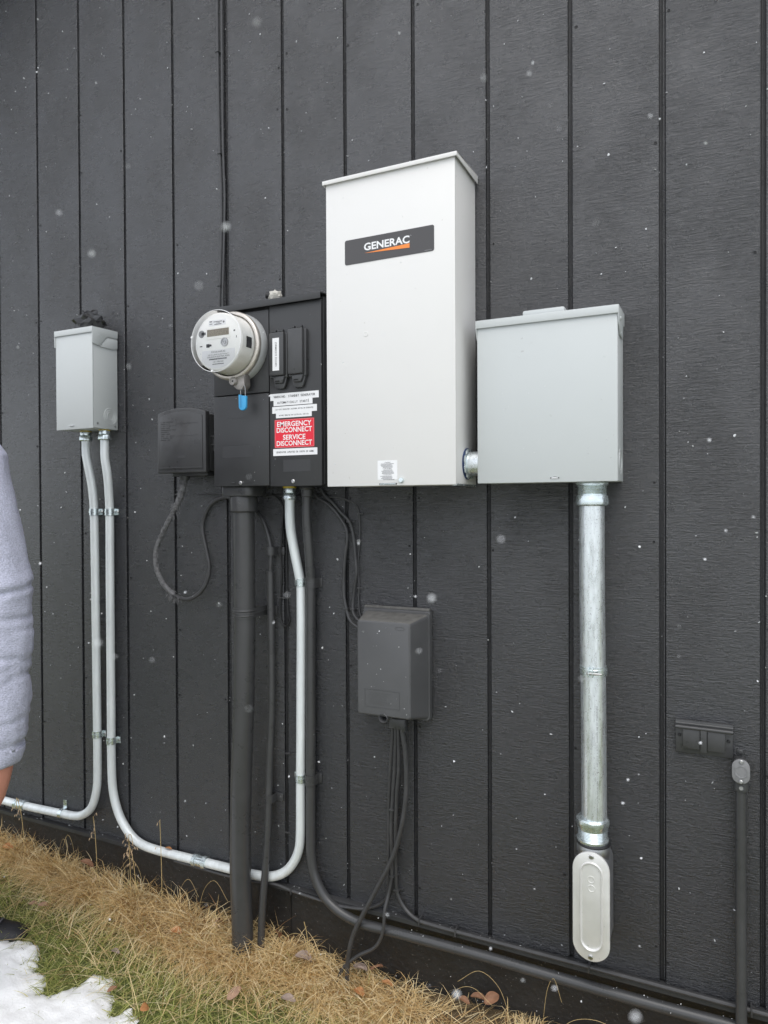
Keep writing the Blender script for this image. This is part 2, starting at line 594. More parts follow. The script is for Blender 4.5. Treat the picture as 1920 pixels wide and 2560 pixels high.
# ------------------------------------------------------------------ ground heights
def zbase(x):
    return np.interp(x, [-6, -1.0, -0.4, 0.0, 0.2, 0.43, 0.75, 0.95, 1.5, 6], [0.12, 0.160, 0.142, 0.128, 0.118, 0.098, 0.104, 0.114, 0.11, 0.09])


def zg(x, y):
    d = np.maximum(0, -np.asarray(y, float))
    b = zbase(x)
    far = np.clip(d / 3.0, 0, 1)
    return b * (1 - far) + 0.06 * far - 0.085 * (1 - np.exp(-d / 0.22)) * (1 - far)


# ground: one sheet to the horizon, finer near the wall
gx = np.concatenate([[-300, -120, -50, -20, -10, -6], np.arange(-4, 4.01, 0.1), [6, 10, 20, 50, 120, 300]])
gy = np.concatenate([[-300, -120, -50, -20, -10, -6], np.arange(-4, 0.21, 0.1), [1, 6, 20, 60, 300]])
XX, YY = np.meshgrid(gx, gy)
ZZ = zg(XX, YY)
nx, ny = len(gx), len(gy)
gv = list(zip(XX.ravel(), YY.ravel(), ZZ.ravel()))
gf = [(j * nx + i, j * nx + i + 1, (j + 1) * nx + i + 1, (j + 1) * nx + i) for j in range(ny - 1) for i in range(nx - 1)]


def ground_material():
    m = bpy.data.materials.new('soil_and_lawn')
    m.use_nodes = True
    N, L = m.node_tree.nodes, m.node_tree.links
    p = N['Principled BSDF']
    geo = N.new('ShaderNodeNewGeometry')

    def noise(s, d=4):
        n = N.new('ShaderNodeTexNoise'); n.inputs['Scale'].default_value = s; n.inputs['Detail'].default_value = d
        L.new(geo.outputs['Position'], n.inputs['Vector'])
        return n.outputs['Fac']

    def mixc(f, a, b):
        x = N.new('ShaderNodeMix'); x.data_type = 'RGBA'
        L.new(f, x.inputs['Factor'])
        for k, v in (('A', a), ('B', b)):
            if isinstance(v, tuple):
                x.inputs[k].default_value = (*v, 1)
            else:
                L.new(v, x.inputs[k])
        return x.outputs['Result']

    def rr(v, a, b):
        r = N.new('ShaderNodeMapRange'); r.inputs['From Min'].default_value = a; r.inputs['From Max'].default_value = b
        L.new(v, r.inputs['Value'])
        return r.outputs[0]
    soil = mixc(noise(40), (0.05, 0.037, 0.02), (0.16, 0.11, 0.055))
    lawn = mixc(noise(60), (0.07, 0.10, 0.025), (0.22, 0.24, 0.08))
    sx = N.new('ShaderNodeSeparateXYZ'); L.new(geo.outputs['Position'], sx.inputs[0])
    c = mixc(rr(sx.outputs['Y'], 0.3, 0.5), mixc(rr(sx.outputs['Y'], -0.10, -0.24), soil, lawn), lawn)
    # patches of lying snow out on the lawn
    far = rr(sx.outputs['Y'], -1.3, -2.0)
    sn = rr(noise(0.9, 5), 0.46, 0.52)
    mm = N.new('ShaderNodeMath'); mm.operation = 'MULTIPLY'
    L.new(far, mm.inputs[0]); L.new(sn, mm.inputs[1])
    c = mixc(mm.outputs[0], c, (0.80, 0.81, 0.83))
    L.new(c, p.inputs['Base Color'])
    p.inputs['Roughness'].default_value = 0.9
    b = N.new('ShaderNodeBump'); b.inputs['Distance'].default_value = 0.02; b.inputs['Strength'].default_value = 0.8
    L.new(noise(80), b.inputs['Height']); L.new(b.outputs[0], p.inputs['Normal'])
    return m


M['ground'] = ground_material()
solid('ground', (gv, gf), 'ground', kind='structure', loc=(0, 0, 0))

# ------------------------------------------------------------------ the wall
G = 0.2032
Z0, Z1 = 0.30, 3.75


def rake(x):
    return 3.50 + 0.50 * (x + 1.0)


wall = thing('house_wall', (0.4, 0, 0.0), 'charcoal painted house wall of wide vertical grooved boards', 'wall')
for k in range(-15, 17):
    xa, xb = k * G + 0.0050, (k + 1) * G - 0.0050
    if k % 6 == 0:
        xa += 0.0035                                      # shiplap joint between sheets: a wider groove
    poly = [(xa, 0.008), (xa, 0.0012), (xa + 0.0014, 0.0), (xb - 0.0014, 0.0), (xb, 0.0012), (xb, 0.008)]
    part(wall, 'siding_board', gprism(poly, 'z', Z0, max(1.2, rake((xa + xb) / 2) - 0.02)), 'siding', smooth=False)
XL, XR = -15 * G, 17 * G
part(wall, 'groove_backing', gprism([(XL, Z0 + 0.004), (XR, Z0 + 0.004), (XR, rake(XR) - 0.03), (XL, rake(XL) - 0.03)], 'y', 0.0065, 0.03), 'groove', smooth=False)
part(wall, 'added_shade_overhang', gprism([(XL - 0.4, rake(XL - 0.4)), (XR, rake(XR)), (XR, rake(XR) + 0.16), (XL - 0.4, rake(XL - 0.4) + 0.16)], 'y', -0.27, 3.0), 'added_soffit', smooth=False)  # added eave out of view, put in to darken the wall's upper left
part(wall, 'added_overhang_covering', gprism([(XL - 0.45, rake(XL - 0.45) + 0.161), (XR, rake(XR) + 0.161), (XR, rake(XR) + 0.185), (XL - 0.45, rake(XL - 0.45) + 0.185)], 'y', -0.30, 3.0), 'added_roof', smooth=False)  # top layer of the same added, unseen eave
ridges = []
for k in range(-10, 12):                                  # saw ridges on the floor of each groove
    for dx, w in ((-0.0022, 0.0009), (0.0012, 0.0007)):
        ridges.append(gbox((k * G + dx, 0.0045, Z0 + 0.01), (k * G + dx + w, 0.0066, rake(k * G) - 0.05)))
    if k % 6 == 0:                                        # the overlapping edge of the next sheet
        ridges.append(gbox((k * G + 0.0042, 0.0022, Z0 + 0.008), (k * G + 0.0062, 0.0066, rake(k * G) - 0.05)))
part(wall, 'groove_ridges', merge(*ridges), 'siding', smooth=False, kind='stuff')
part(wall, 'foundation', gbox((-15 * G, 0.016, -0.6), (17 * G, 0.30, Z0 + 0.003)), 'foundation', smooth=False)
# sheet-metal drip edge under the boards
flash = gprism([(0.012, 0.3005), (-0.010, 0.2995), (-0.016, 0.2965), (-0.0165, 0.286), (-0.0145, 0.286), (-0.0138, 0.2945), (-0.008, 0.297), (0.012, 0.2972)], 'x', -15 * G, 17 * G)
part(wall, 'drip_edge', flash, 'dark_paint')
nails = []
for k in range(-5, 9):
    for z in np.arange(0.36, 2.7, 0.155):
        for sx_, pr in ((0.013, 0.75), (-0.014, 0.3 if k % 6 else 0.8)):
            if random.random() < pr * 0.32:
                c = (k * G + sx_ + random.uniform(-0.003, 0.003), -0.0004, z + random.uniform(-0.03, 0.03))
                r_ = random.uniform(0.0022, 0.0034)
                nails.append(glathe([(-0.0004, r_ * 1.25), (0.0006, r_), (-0.0001, r_ * 0.55)], c, (0, -1, 0), 8))
part(wall, 'nail_heads', merge(*nails), 'groove', kind='stuff')

# ------------------------------------------------------------------ white transfer switch box
x0, x1, D, zb, zt = 0.437, 0.782, 0.160, 1.4445, 2.222
t = thing('transfer_switch_box', (0.61, 0, zb), 'tall white metal generator switch cabinet with a dark logo plate', 'electrical box')
part(t, 'enclosure', gbox((x0 + 0.003, -D + 0.006, zb + 0.002), (x1 - 0.001, -0.002, zt - 0.006), 0.003), 'white')
part(t, 'door', gbox((x0, -D, zb), (x1, -D + 0.0055, zt - 0.012), 0.0018), 'white')
# cover: sloping top with a lip round three sides
cv = merge(gprism([(-D - 0.007, zt - 0.006), (-D - 0.007, zt - 0.0165), (-D - 0.0045, zt - 0.0165), (-D - 0.0045, zt - 0.007), (-0.004, zt - 0.001), (-0.004, zt + 0.003)], 'x', x0 - 0.007, x1 + 0.007, 0.0012),
           gprism([(-D - 0.0068, zt - 0.006), (-D - 0.0068, zt - 0.0165), (-0.0042, zt - 0.0165), (-0.0042, zt + 0.002)], 'x', x1 + 0.0045, x1 + 0.0066, 0.0008),
           gprism([(-D - 0.0068, zt - 0.006), (-D - 0.0068, zt - 0.0165), (-0.0042, zt - 0.0165), (-0.0042, zt + 0.002)], 'x', x0 - 0.0066, x0 - 0.0045, 0.0008))
part(t, 'top_cover', cv, 'white')
yb = -D - 0.0008
bd = part(t, 'logo_plate', gprism(rrect(0.4914, 0.7300, 1.9968, 2.0582, 0.005), 'y', -D - 0.0001, yb, 0), 'badge', label='dark grey logo plate with white lettering and an orange swoosh')
part(bd, 'lettering', text_geo('GENERAC', 0.5452, 2.0258, yb - 0.0004, 0.0172, 0.1222, bold=0.028), 'paper', smooth=False)
part(bd, 'swoosh', ([(0.5452, yb - 0.0004, 2.0192), (0.6675, yb - 0.0004, 2.0242), (0.6675, yb - 0.0004, 2.0136)], [(0, 1, 2)]), 'orange', smooth=False)
part(bd, 'small_print', gbox((0.706, yb - 0.0004, 1.9998), (0.7245, yb, 2.0012)), 'lb_face', smooth=False)
part(bd, 'registered_mark', text_geo('R', 0.6705, 2.0412, yb - 0.0004, 0.002), 'paper', smooth=False)
lb = part(t, 'warning_sticker', gbox((0.5795, -D - 0.0005, 1.4594), (0.6322, -D - 0.0001, 1.5062)), 'paper', smooth=False, label='small white warning sticker near the bottom of the door')
rows = []
zz = 1.5025
for head, body in (('WARNING', 4), ('AVERTISSEMENT', 4), ('ADVERTENCIA', 4)):
    rows.append(text_geo('! ' + head, 0.606, zz - 0.0022, -D - 0.0008, 0.0022, align='CENTER', bold=0.01))
    zz -= 0.0042
    for b_ in range(body):
        s_ = ''.join(random.choice('ELECTRIC HAZARD DO NOT OPEN COVER') for _ in range(random.randint(17, 24)))
        rows.append(gbox((0.606 - random.uniform(0.011, 0.019), -D - 0.0008, zz - 0.0011), (0.606 + random.uniform(0.011, 0.019), -D - 0.0005, zz)))
        zz -= 0.0027
part(lb, 'print', merge(*rows), 'ink_grey', smooth=False)
part(t, 'latch', gbox((0.586, -D - 0.0030, 1.4475), (0.629, -D + 0.001, 1.4498), 0.0008), 'zinc')
part(t, 'latch_slot', gbox((0.584, -D - 0.0004, 1.4468), (0.631, -D + 0.001, 1.4508)), 'dark_hole', smooth=False)
part(t, 'door_screw', glathe([(0, 0.0068), (0.004, 0.0068), (0.006, 0.0055), (0.0062, 0.003)], (0.6435, -D, 1.4572), (0, -1, 0), 20), 'zinc')
part(t, 'plug_button', glathe([(0, 0.0062), (0.0010, 0.0060), (0.0012, 0.0048), (0.0006, 0.0044)], (0.5484, -D, 1.820), (0, -1, 0), 20), 'white')
part(t, 'bottom_flange', gbox((x1 - 0.012, -D + 0.012, zb - 0.0012), (x1 - 0.001, -0.004, zb + 0.0015)), 'zinc', smooth=False)

# ------------------------------------------------------------------ grey disconnect box on the right
x0, x1, D, zb, zt = 0.817, 1.137, 0.105, 1.4475, 1.834
t = thing('disconnect_box', (0.98, 0, zb), 'square light grey metal enclosure right of the tall white cabinet', 'electrical box')
part(t, 'enclosure', gbox((x0 + 0.002, -D + 0.004, zb + 0.001), (x1 - 0.001, -0.002, zt - 0.004), 0.002), 'grey')
part(t, 'door', gbox((x0, -D, zb), (x1 - 0.0005, -D + 0.0035, zt - 0.014), 0.0016), 'grey')
fl = [(-D - 0.004, zt - 0.001), (-D - 0.004, zt - 0.022), (-D + 0.004, zt - 0.044), (-D + 0.026, zt - 0.062), (-0.030, zt - 0.062), (-0.022, zt - 0.030), (-0.003, zt - 0.026), (-0.003, zt + 0.002)]
cv = merge(gprism([(-D - 0.005, zt - 0.001), (-D - 0.005, zt - 0.0195), (-D - 0.0032, zt - 0.0195), (-D - 0.0032, zt - 0.004), (-0.003, zt - 0.001), (-0.003, zt + 0.003)], 'x', x0 - 0.003, x1 + 0.0025, 0.001),
           gprism(fl, 'x', x1 + 0.0002, x1 + 0.0024, 0.0006), gprism(fl, 'x', x0 - 0.0028, x0 - 0.0004, 0.0006))
part(t, 'hinged_cover', cv, 'grey')
part(t, 'rivet', screw((x1 + 0.0024, -D + 0.022, zt - 0.026), 0.005, (1, 0, 0), 0.003), 'grey')
part(t, 'hub_plate', gbox((0.921, -0.085, zt + 0.001), (1.018, -0.02, zt + 0.0165), 0.004), 'grey')
part(t, 'latch_slot', gprism([(0.989, 1.4558), (1.0097, 1.4558), (1.0097, 1.4586), (1.005, 1.4586), (1.0025, 1.4602), (0.997, 1.4602), (0.994, 1.4586), (0.989, 1.4586)], 'y', -D - 0.0004, -D + 0.001), 'dark_hole', smooth=False)
part(t, 'latch', gprism([(0.9915, 1.4562), (1.0072, 1.4562), (1.0072, 1.4575), (1.002, 1.4590), (0.997, 1.4590), (0.9915, 1.4575)], 'y', -D - 0.0022, -D + 0.001), 'paper')
ko = merge(glathe([(0, 0.030), (0.0010, 0.0295), (0.0010, 0.0275), (0.0002, 0.027)], (x1 - 0.0008, -0.058, 1.492), (1, 0, 0), 28, cap=False),
           glathe([(0, 0.021), (0.0010, 0.0205), (0.0010, 0.0185), (0.0002, 0.018)], (x1 - 0.0008, -0.058, 1.492), (1, 0, 0), 28, cap=False))
part(t, 'knockout', ko, 'grey')

# short nipple between the two boxes
t = thing('conduit_nipple', (0.80, -0.075, 1.4968), 'short fat galvanized nipple joining the white cabinet to the grey enclosure', 'conduit')
part(t, 'pipe', glathe([(0, 0.0295), (0.036, 0.0295)], (0.781, -0.075, 1.4968), (1, 0, 0), 40), 'galv_big')
part(t, 'locknut', glathe([(0.0015, 0.0335), (0.003, 0.037), (0.0075, 0.0375), (0.009, 0.034), (0.0092, 0.0305)], (0.782, -0.075, 1.4968), (1, 0, 0), 48,
                          rmod=lambda j, a, r: r * (1.0 if (a * 8 / (2 * math.pi)) % 1 > 0.25 else 0.93)), 'zinc')
part(t, 'sealing_washer', glathe([(0, 0.0385), (0.0016, 0.0385)], (0.7818, -0.075, 1.4968), (1, 0, 0), 40), M['blue'].copy())
t.children[-1].data.materials[0].node_tree.nodes['Principled BSDF'].inputs['Base Color'].default_value = (0.02, 0.05, 0.15, 1)

# ------------------------------------------------------------------ two inch conduit with its pulling elbow
PX, PY = 1.0757, -0.052
t = thing('large_galvanized_conduit', (PX, PY, 0.36), 'fat galvanized conduit dropping from the grey enclosure to a pulling elbow', 'conduit')
part(t, 'pipe', gtube([(PX - 0.003, PY, 1.43), (PX - 0.0025, PY, 1.2), (PX, PY, 0.95), (PX + 0.0015, PY, 0.66)], 0.0283, 40), 'galv_big')


def fitting(z, s):
    """compression fitting: s=-1 hangs below z, s=1 stands above z"""
    prof = [(0, 0.0352), (0.002, 0.0360), (0.006, 0.0360), (0.009, 0.0322)]
    for i in range(6):
        prof += [(0.0105 + i * 0.0032, 0.0330), (0.0122 + i * 0.0032, 0.0318)]
    prof += [(0.0305, 0.0322), (0.0312, 0.0346), (0.036, 0.0350), (0.0375, 0.0356), (0.045, 0.0368), (0.051, 0.0362), (0.054, 0.0330), (0.0545, 0.029)]
    n0 = len(prof)
    return glathe(prof, (PX - 0.002, PY, z), (0, 0, s), 48, rmod=lambda j, a, r: r * (1 + (0.018 * math.cos(8 * a) if j >= n0 - 5 and j < n0 - 1 else 0)))


part(t, 'top_connector', fitting(1.4475, -1), 'zinc')
part(t, 'bottom_connector', fitting(0.622, 1), 'zinc')
part(t, 'gasket', glathe([(0, 0.037), (0.003, 0.0385), (0.006, 0.037)], (PX, PY, 0.6165), (0, 0, 1), 36), 'black_rubber')
zc = 1.016
band = glathe([(0, 0.0288), (0.0, 0.0303), (0.004, 0.0303), (0.005, 0.0312), (0.015, 0.0312), (0.016, 0.0303), (0.020, 0.0303), (0.020, 0.0288)], (PX, PY, zc - 0.010), (0, 0, 1), 40, cap=False)
st = part(t, 'strap', merge(band, gbox((PX - 0.006, PY - 0.042, zc - 0.009), (PX - 0.0035, PY - 0.029, zc + 0.013), 0.0008), gbox((PX + 0.003, PY - 0.042, zc - 0.009), (PX + 0.0055, PY - 0.029, zc + 0.013), 0.0008),
                            gbox((PX - 0.014, PY + 0.026, zc - 0.01), (PX + 0.014, -0.001, zc + 0.01))), 'zinc')
part(st, 'bolt', merge(glathe([(0, 0.0022), (0.034, 0.0022)], (PX - 0.010, PY - 0.037, zc - 0.001), (1, 0, 0), 10), glathe([(0, 0.0045), (0.003, 0.0045)], (PX - 0.0095, PY - 0.037, zc - 0.001), (1, 0, 0), 6)), 'steel')
# pulling elbow
ex, ez = 1.0765, 0.490
eb = merge(gprism(stadium(ex + 0.002, ez, 0.070, 0.232, 14), 'y', -0.089, -0.003, 0.005),
           glathe([(0, 0.0345), (0.02, 0.0355), (0.022, 0.037), (0.034, 0.0375), (0.040, 0.036), (0.041, 0.030)], (PX, PY, 0.5765), (0, 0, 1), 36))
el = part(t, 'elbow_body', eb, 'cast')
part(el, 'cover', gprism(stadium(ex, ez, 0.0812, 0.247, 20), 'y', -0.0960, -0.0895, 0.0012), 'alu')
rim = []
for (w, h, y) in ((0.0500, 0.2020, -0.0958), (0.0490, 0.2010, -0.0988), (0.0470, 0.199, -0.1000), (0.0440, 0.196, -0.0998), (0.0405, 0.1925, -0.0976), (0.0400, 0.192, -0.0960)):
    rim.append([(a, y, b) for a, b in stadium(ex + 0.0005, ez + 0.001, w, h, 16)])
n_ = len(rim[0])
V_ = sum(rim, [])
F_ = [(j * n_ + i, j * n_ + (i + 1) % n_, (j + 1) * n_ + (i + 1) % n_, (j + 1) * n_ + i) for j in range(len(rim) - 1) for i in range(n_)]
part(el, 'cover_rim', (V_, F_), 'alu')
part(el, 'cover_screw', screw((ex + 0.001, -0.0960, ez + 0.1135), 0.0055), 'steel')
part(el, 'cover_screw', screw((ex - 0.001, -0.0960, ez - 0.1135), 0.0055), 'steel')
em = merge(glathe([(0, 0.0085), (0.0008, 0.008), (0.0008, 0.0065), (0, 0.006)], (ex, -0.0960, ez + 0.062), (0, -1, 0), 20, cap=False),
           glathe([(0, 0.0085), (0.0008, 0.008), (0.0008, 0.0065), (0, 0.006)], (ex + 0.001, -0.0960, ez + 0.042), (0, -1, 0), 20, cap=False))
part(el, 'embossed_mark', em, 'alu')
part(t, 'printed_line', text_geo('UL LISTED  SERIE No. 01V175  E 41075  2 EMT  Consult tag for installation', PX + 0.013, 0.70, PY - 0.0262, 0.0036, 0.24, vertical=True), 'ink_grey', smooth=False)

# ------------------------------------------------------------------ small grey box on the left
x0, x1, D, zb, zt = -0.603, -0.440, 0.105, 1.645, 1.9635
t = thing('junction_box', (-0.52, 0, zb), 'small light grey metal box with two thin conduits at the left', 'electrical box')
part(t, 'enclosure', gbox((x0 + 0.002, -D + 0.004, zb + 0.001), (x1 - 0.001, -0.002, zt - 0.004), 0.002), 'grey')
part(t, 'door', gbox((x0, -D, zb - 0.001), (x1 - 0.0005, -D + 0.0035, zt - 0.014), 0.0016), 'grey')
fl = [(-D - 0.003, zt), (-D - 0.003, zt - 0.052), (-D + 0.016, zt - 0.056), (-D + 0.028, zt - 0.056), (-0.056, zt - 0.030), (-0.044, zt - 0.022), (-0.004, zt - 0.020), (-0.004, zt + 0.003)]
fl2 = [(-D + 0.030, zt - 0.058), (-0.055, zt - 0.033), (-0.044, zt - 0.025), (-0.004, zt - 0.023), (-0.004, zt - 0.053), (-0.02, zt - 0.058)]
cv = merge(gprism([(-D - 0.004, zt), (-D - 0.004, zt - 0.018), (-D - 0.0022, zt - 0.018), (-D - 0.0022, zt - 0.003), (-0.004, zt), (-0.004, zt + 0.004)], 'x', x0 - 0.003, x1 + 0.0035, 0.001),
           gprism(fl, 'x', x1 + 0.0004, x1 + 0.0034, 0.0008), gprism(fl2, 'x', x1 - 0.0005, x1 + 0.0022, 0.0008), gprism(fl, 'x', x0 - 0.003, x0 - 0.0004, 0.0006))
part(t, 'hinged_cover', cv, 'grey')
ko = merge(*[glathe([(0, r_), (0.0012, r_ - 0.0006), (0.0012, r_ - 0.0022), (0.0001, r_ - 0.003)], (x1 - 0.0008, -0.034, 1.688), (1, 0, 0), 28, cap=False) for r_ in (0.027, 0.0205, 0.014)])
part(t, 'knockout', ko, 'grey')
part(t, 'latch', gbox((-0.540, -D - 0.003, zb + 0.009), (-0.522, -D + 0.001, zb + 0.0125), 0.001), 'steel')
part(t, 'latch_slot', gbox((-0.548, -D - 0.0006, zb + 0.0085), (-0.519, -D + 0.001, zb + 0.0135)), 'grey', smooth=False)
part(t, 'rivet', screw((x1 - 0.0005, -0.086, zb + 0.016), 0.003, (1, 0, 0), 0.001), 'steel')
part(t, 'rivet', screw((x1 - 0.0005, -0.014, zb + 0.012), 0.003, (1, 0, 0), 0.001), 'steel')

# crumpled sealant lump on top of it
bm = bmesh.new()
bmesh.ops.create_icosphere(bm, subdivisions=3, radius=1)
from mathutils import noise as mn
for v in bm.verts:
    c = v.co.copy()
    k = 0.75 + 0.75 * abs(mn.noise(c * 1.7)) + 0.3 * abs(mn.noise(c * 3.4 + Vector((3, 1, 7))))
    v.co = Vector((c.x * 0.058 * k, c.y * 0.028 * k, c.z * 0.034 * k + 0.010 * math.exp(-((c.x - 0.2) ** 2) * 5)))
    v.co += Vector((-0.512, -0.052, 1.990))
    v.co.z = max(v.co.z, 1.9685)
solid('sealant_lump', from_bm(bm), 'plastic_bag', 'crumpled shiny black sealant lump on top of the small grey box', 'sealant', smooth=False)

# ------------------------------------------------------------------ galvanised conduits
RE = 0.0135
c1 = [(-0.549, -0.036, 1.640), (-0.549, -0.036, 1.613), (-0.548, -0.036, 1.567), (-0.543, -0.031, 1.523), (-0.539, -0.025, 1.482), (-0.537, -0.019, 1.432), (-0.5365, -0.016, 1.381), (-0.534, -0.016, 1.198), (-0.531, -0.016, 0.776),
      (-0.531, -0.016, 0.504), (-0.537, -0.016, 0.446), (-0.563, -0.016, 0.385), (-0.618, -0.016, 0.350), (-0.702, -0.016, 0.3425), (-0.893, -0.016, 0.336), (-0.988, -0.016, 0.3355), (-1.30, -0.016, 0.334)]
t = thing('galvanized_conduit', (-0.531, -0.016, 0.34), 'thin galvanized conduit from the small grey box bending left behind the person', 'conduit', 'thin galvanized conduits')
part(t, 'pipe', gtube(c1, RE, 20), 'galv')
part(t, 'connector', conn(-0.549, -0.036, 1.6445, RE), 'zinc')
part(t, 'throat', glathe([(0, RE * 1.36), (0.003, RE * 1.36)], (-0.549, -0.036, 1.6455), (0, 0, -1), 24), 'brass')
for zc, sx_ in ((1.379, 1), (0.640, 1)):
    g, s = strap_v(np.interp(zc, [0.5, 0.776, 1.381], [-0.531, -0.531, -0.5365]), -0.016, zc, RE, 0.022, sx_, 0.011)
    st = part(t, 'strap', g, 'zinc')
    part(st, 'screw', s, 'steel')


def coupling(p, d, r):
    def rm(j, a, rr):
        return rr * (1 + 0.04 * math.cos(6 * a)) if j in (1, 2, 5, 6) else rr
    return glathe([(-0.026, r * 1.03), (-0.025, r * 1.32), (-0.013, r * 1.40), (-0.012, r * 1.2), (0.012, r * 1.2), (0.013, r * 1.40), (0.025, r * 1.32), (0.026, r * 1.03)], p, d, 30, rmod=rm)


def strap_h(x, y, z, r, w=0.02):
    """strap round a horizontal pipe, its tab pointing up the wall"""
    t_ = 0.002
    n = 12
    out = [(-0.001, z + r + t_ + 0.026), (-0.0035, z + r + t_ + 0.026), (-0.0035, z + r + t_)]
    out += [(y - (r + t_) * math.sin(math.pi * i / n), z + (r + t_) * math.cos(math.pi * i / n)) for i in range(n + 1)] + [(-0.001, z - r - t_), (-0.001, z - r)]
    out += [(y - r * math.sin(math.pi * (1 - i / n)), z + r * math.cos(math.pi * (1 - i / n))) for i in range(n + 1)] + [(-0.001, z + r)]
    return gprism(out, 'x', x - w / 2, x + w / 2)


part(t, 'coupling', coupling((-0.906, -0.016, 0.336), (1, 0, 0.02), RE), 'zinc')
part(t, 'strap', strap_h(-0.700, -0.016, 0.3425, RE, 0.016), 'zinc')

c2 = [(-0.465, -0.036, 1.640), (-0.465, -0.036, 1.609), (-0.464, -0.036, 1.554), (-0.461, -0.032, 1.515), (-0.461, -0.027, 1.481), (-0.464, -0.020, 1.425), (-0.466, -0.016, 1.379), (-0.467, -0.016, 1.200), (-0.467, -0.016, 0.723),
      (-0.467, -0.016, 0.544), (-0.461, -0.016, 0.460), (-0.440, -0.016, 0.396), (-0.404, -0.016, 0.347), (-0.364, -0.016, 0.318), (-0.318, -0.016, 0.3065), (-0.223, -0.016, 0.304), (-0.100, -0.016, 0.3055), (0.011, -0.016, 0.307),
      (0.110, -0.016, 0.309), (0.166, -0.016, 0.3185), (0.208, -0.016, 0.341), (0.237, -0.016, 0.375), (0.254, -0.016, 0.412), (0.260, -0.016, 0.455), (0.262, -0.016, 0.611), (0.265, -0.016, 0.857), (0.267, -0.016, 1.165),
      (0.262, -0.020, 1.206), (0.254, -0.030, 1.270), (0.249, -0.039, 1.323), (0.2495, -0.045, 1.365), (0.2495, -0.045, 1.445)]
t = thing('galvanized_conduit', (-0.1, -0.016, 0.30), 'long galvanized conduit sweeping from the small grey box under the meter panel', 'conduit', 'thin galvanized conduits')
part(t, 'pipe', gtube(c2, RE, 20), 'galv')
part(t, 'connector', conn(-0.465, -0.036, 1.6445, RE), 'zinc')
part(t, 'throat', glathe([(0, RE * 1.36), (0.003, RE * 1.36)], (-0.465, -0.036, 1.6455), (0, 0, -1), 24), 'brass')
part(t, 'connector', conn(0.2495, -0.045, 1.446, RE), 'zinc')
part(t, 'throat', glathe([(0, RE * 1.4), (0.0045, RE * 1.4)], (0.2495, -0.045, 1.4505), (0, 0, -1), 24), 'brass')
for xx, zc, sd in ((-0.466, 1.379, 1), (-0.467, 0.628, 1), (0.2665, 1.180, -1), (0.2625, 0.622, -1)):
    g, s = strap_v(xx, -0.016, zc, RE, 0.022, sd, 0.013 if xx > 0 else 0.011)
    st = part(t, 'strap', g, 'zinc')
    part(st, 'screw', s, 'steel')
part(t, 'coupling', coupling((-0.100, -0.016, 0.3055), (1, 0, 0.01), RE), 'zinc')

# ------------------------------------------------------------------ meter panel
PXa, PXb, PD = 0.055, 0.405, 0.130
t = thing('meter_cabinet', (0.23, 0, 1.45), 'charcoal painted meter and breaker panel with white and red stickers', 'electrical panel')
part(t, 'enclosure', gbox((PXa + 0.002, -0.118, 1.452), (PXb, -0.002, 1.944), 0.002), 'dark_paint')
cv = merge(gprism([(-PD - 0.010, 1.950), (-PD - 0.010, 1.933), (-PD - 0.008, 1.933), (-PD - 0.008, 1.947), (-0.003, 1.960), (-0.003, 1.965)], 'x', PXa - 0.006, PXb + 0.002, 0.0012))
part(t, 'top_cover', cv, 'dark_paint')
part(t, 'meter_door', gbox((PXa, -PD, 1.7045), (0.2400, -0.117, 1.9270), 0.0014), 'dark_paint')
ld = part(t, 'lower_door', gbox((PXa, -PD - 0.001, 1.4515), (0.2400, -0.117, 1.7015), 0.0016), 'dark_paint')
bdoor = part(t, 'breaker_door', gbox((0.2425, -PD, 1.449), (PXb - 0.0015, -0.117, 1.934), 0.0016), 'dark_paint')
yy = -PD - 0.001
part(ld, 'latch', gbox((0.116, yy - 0.003, 1.4585), (0.129, yy, 1.4625), 0.001), 'dark_paint')
part(ld, 'door_screw', screw((0.146, yy, 1.4600), 0.0055), 'steel')
part(ld, 'slot', gbox((0.160, yy - 0.0003, 1.4588), (0.185, yy + 0.001, 1.4596)), 'dark_hole', smooth=False)
for g_ in (gbox((0.085, yy - 0.0004, 1.530), (0.19, yy, 1.562), 0.0002), gbox((0.10, yy - 0.0004, 1.638), (0.17, yy, 1.6395)), gbox((0.10, yy - 0.0004, 1.5655), (0.17, yy, 1.5665))):
    part(ld, 'painted_over_label', g_, 'dark_paint', smooth=False)
part(bdoor, 'door_screw', screw((0.316, -PD, 1.4615), 0.0055), 'steel')
part(bdoor, 'painted_over_label', gbox((0.285, -PD - 0.0004, 1.487), (0.370, -PD, 1.519), 0.0002), 'dark_paint', smooth=False)


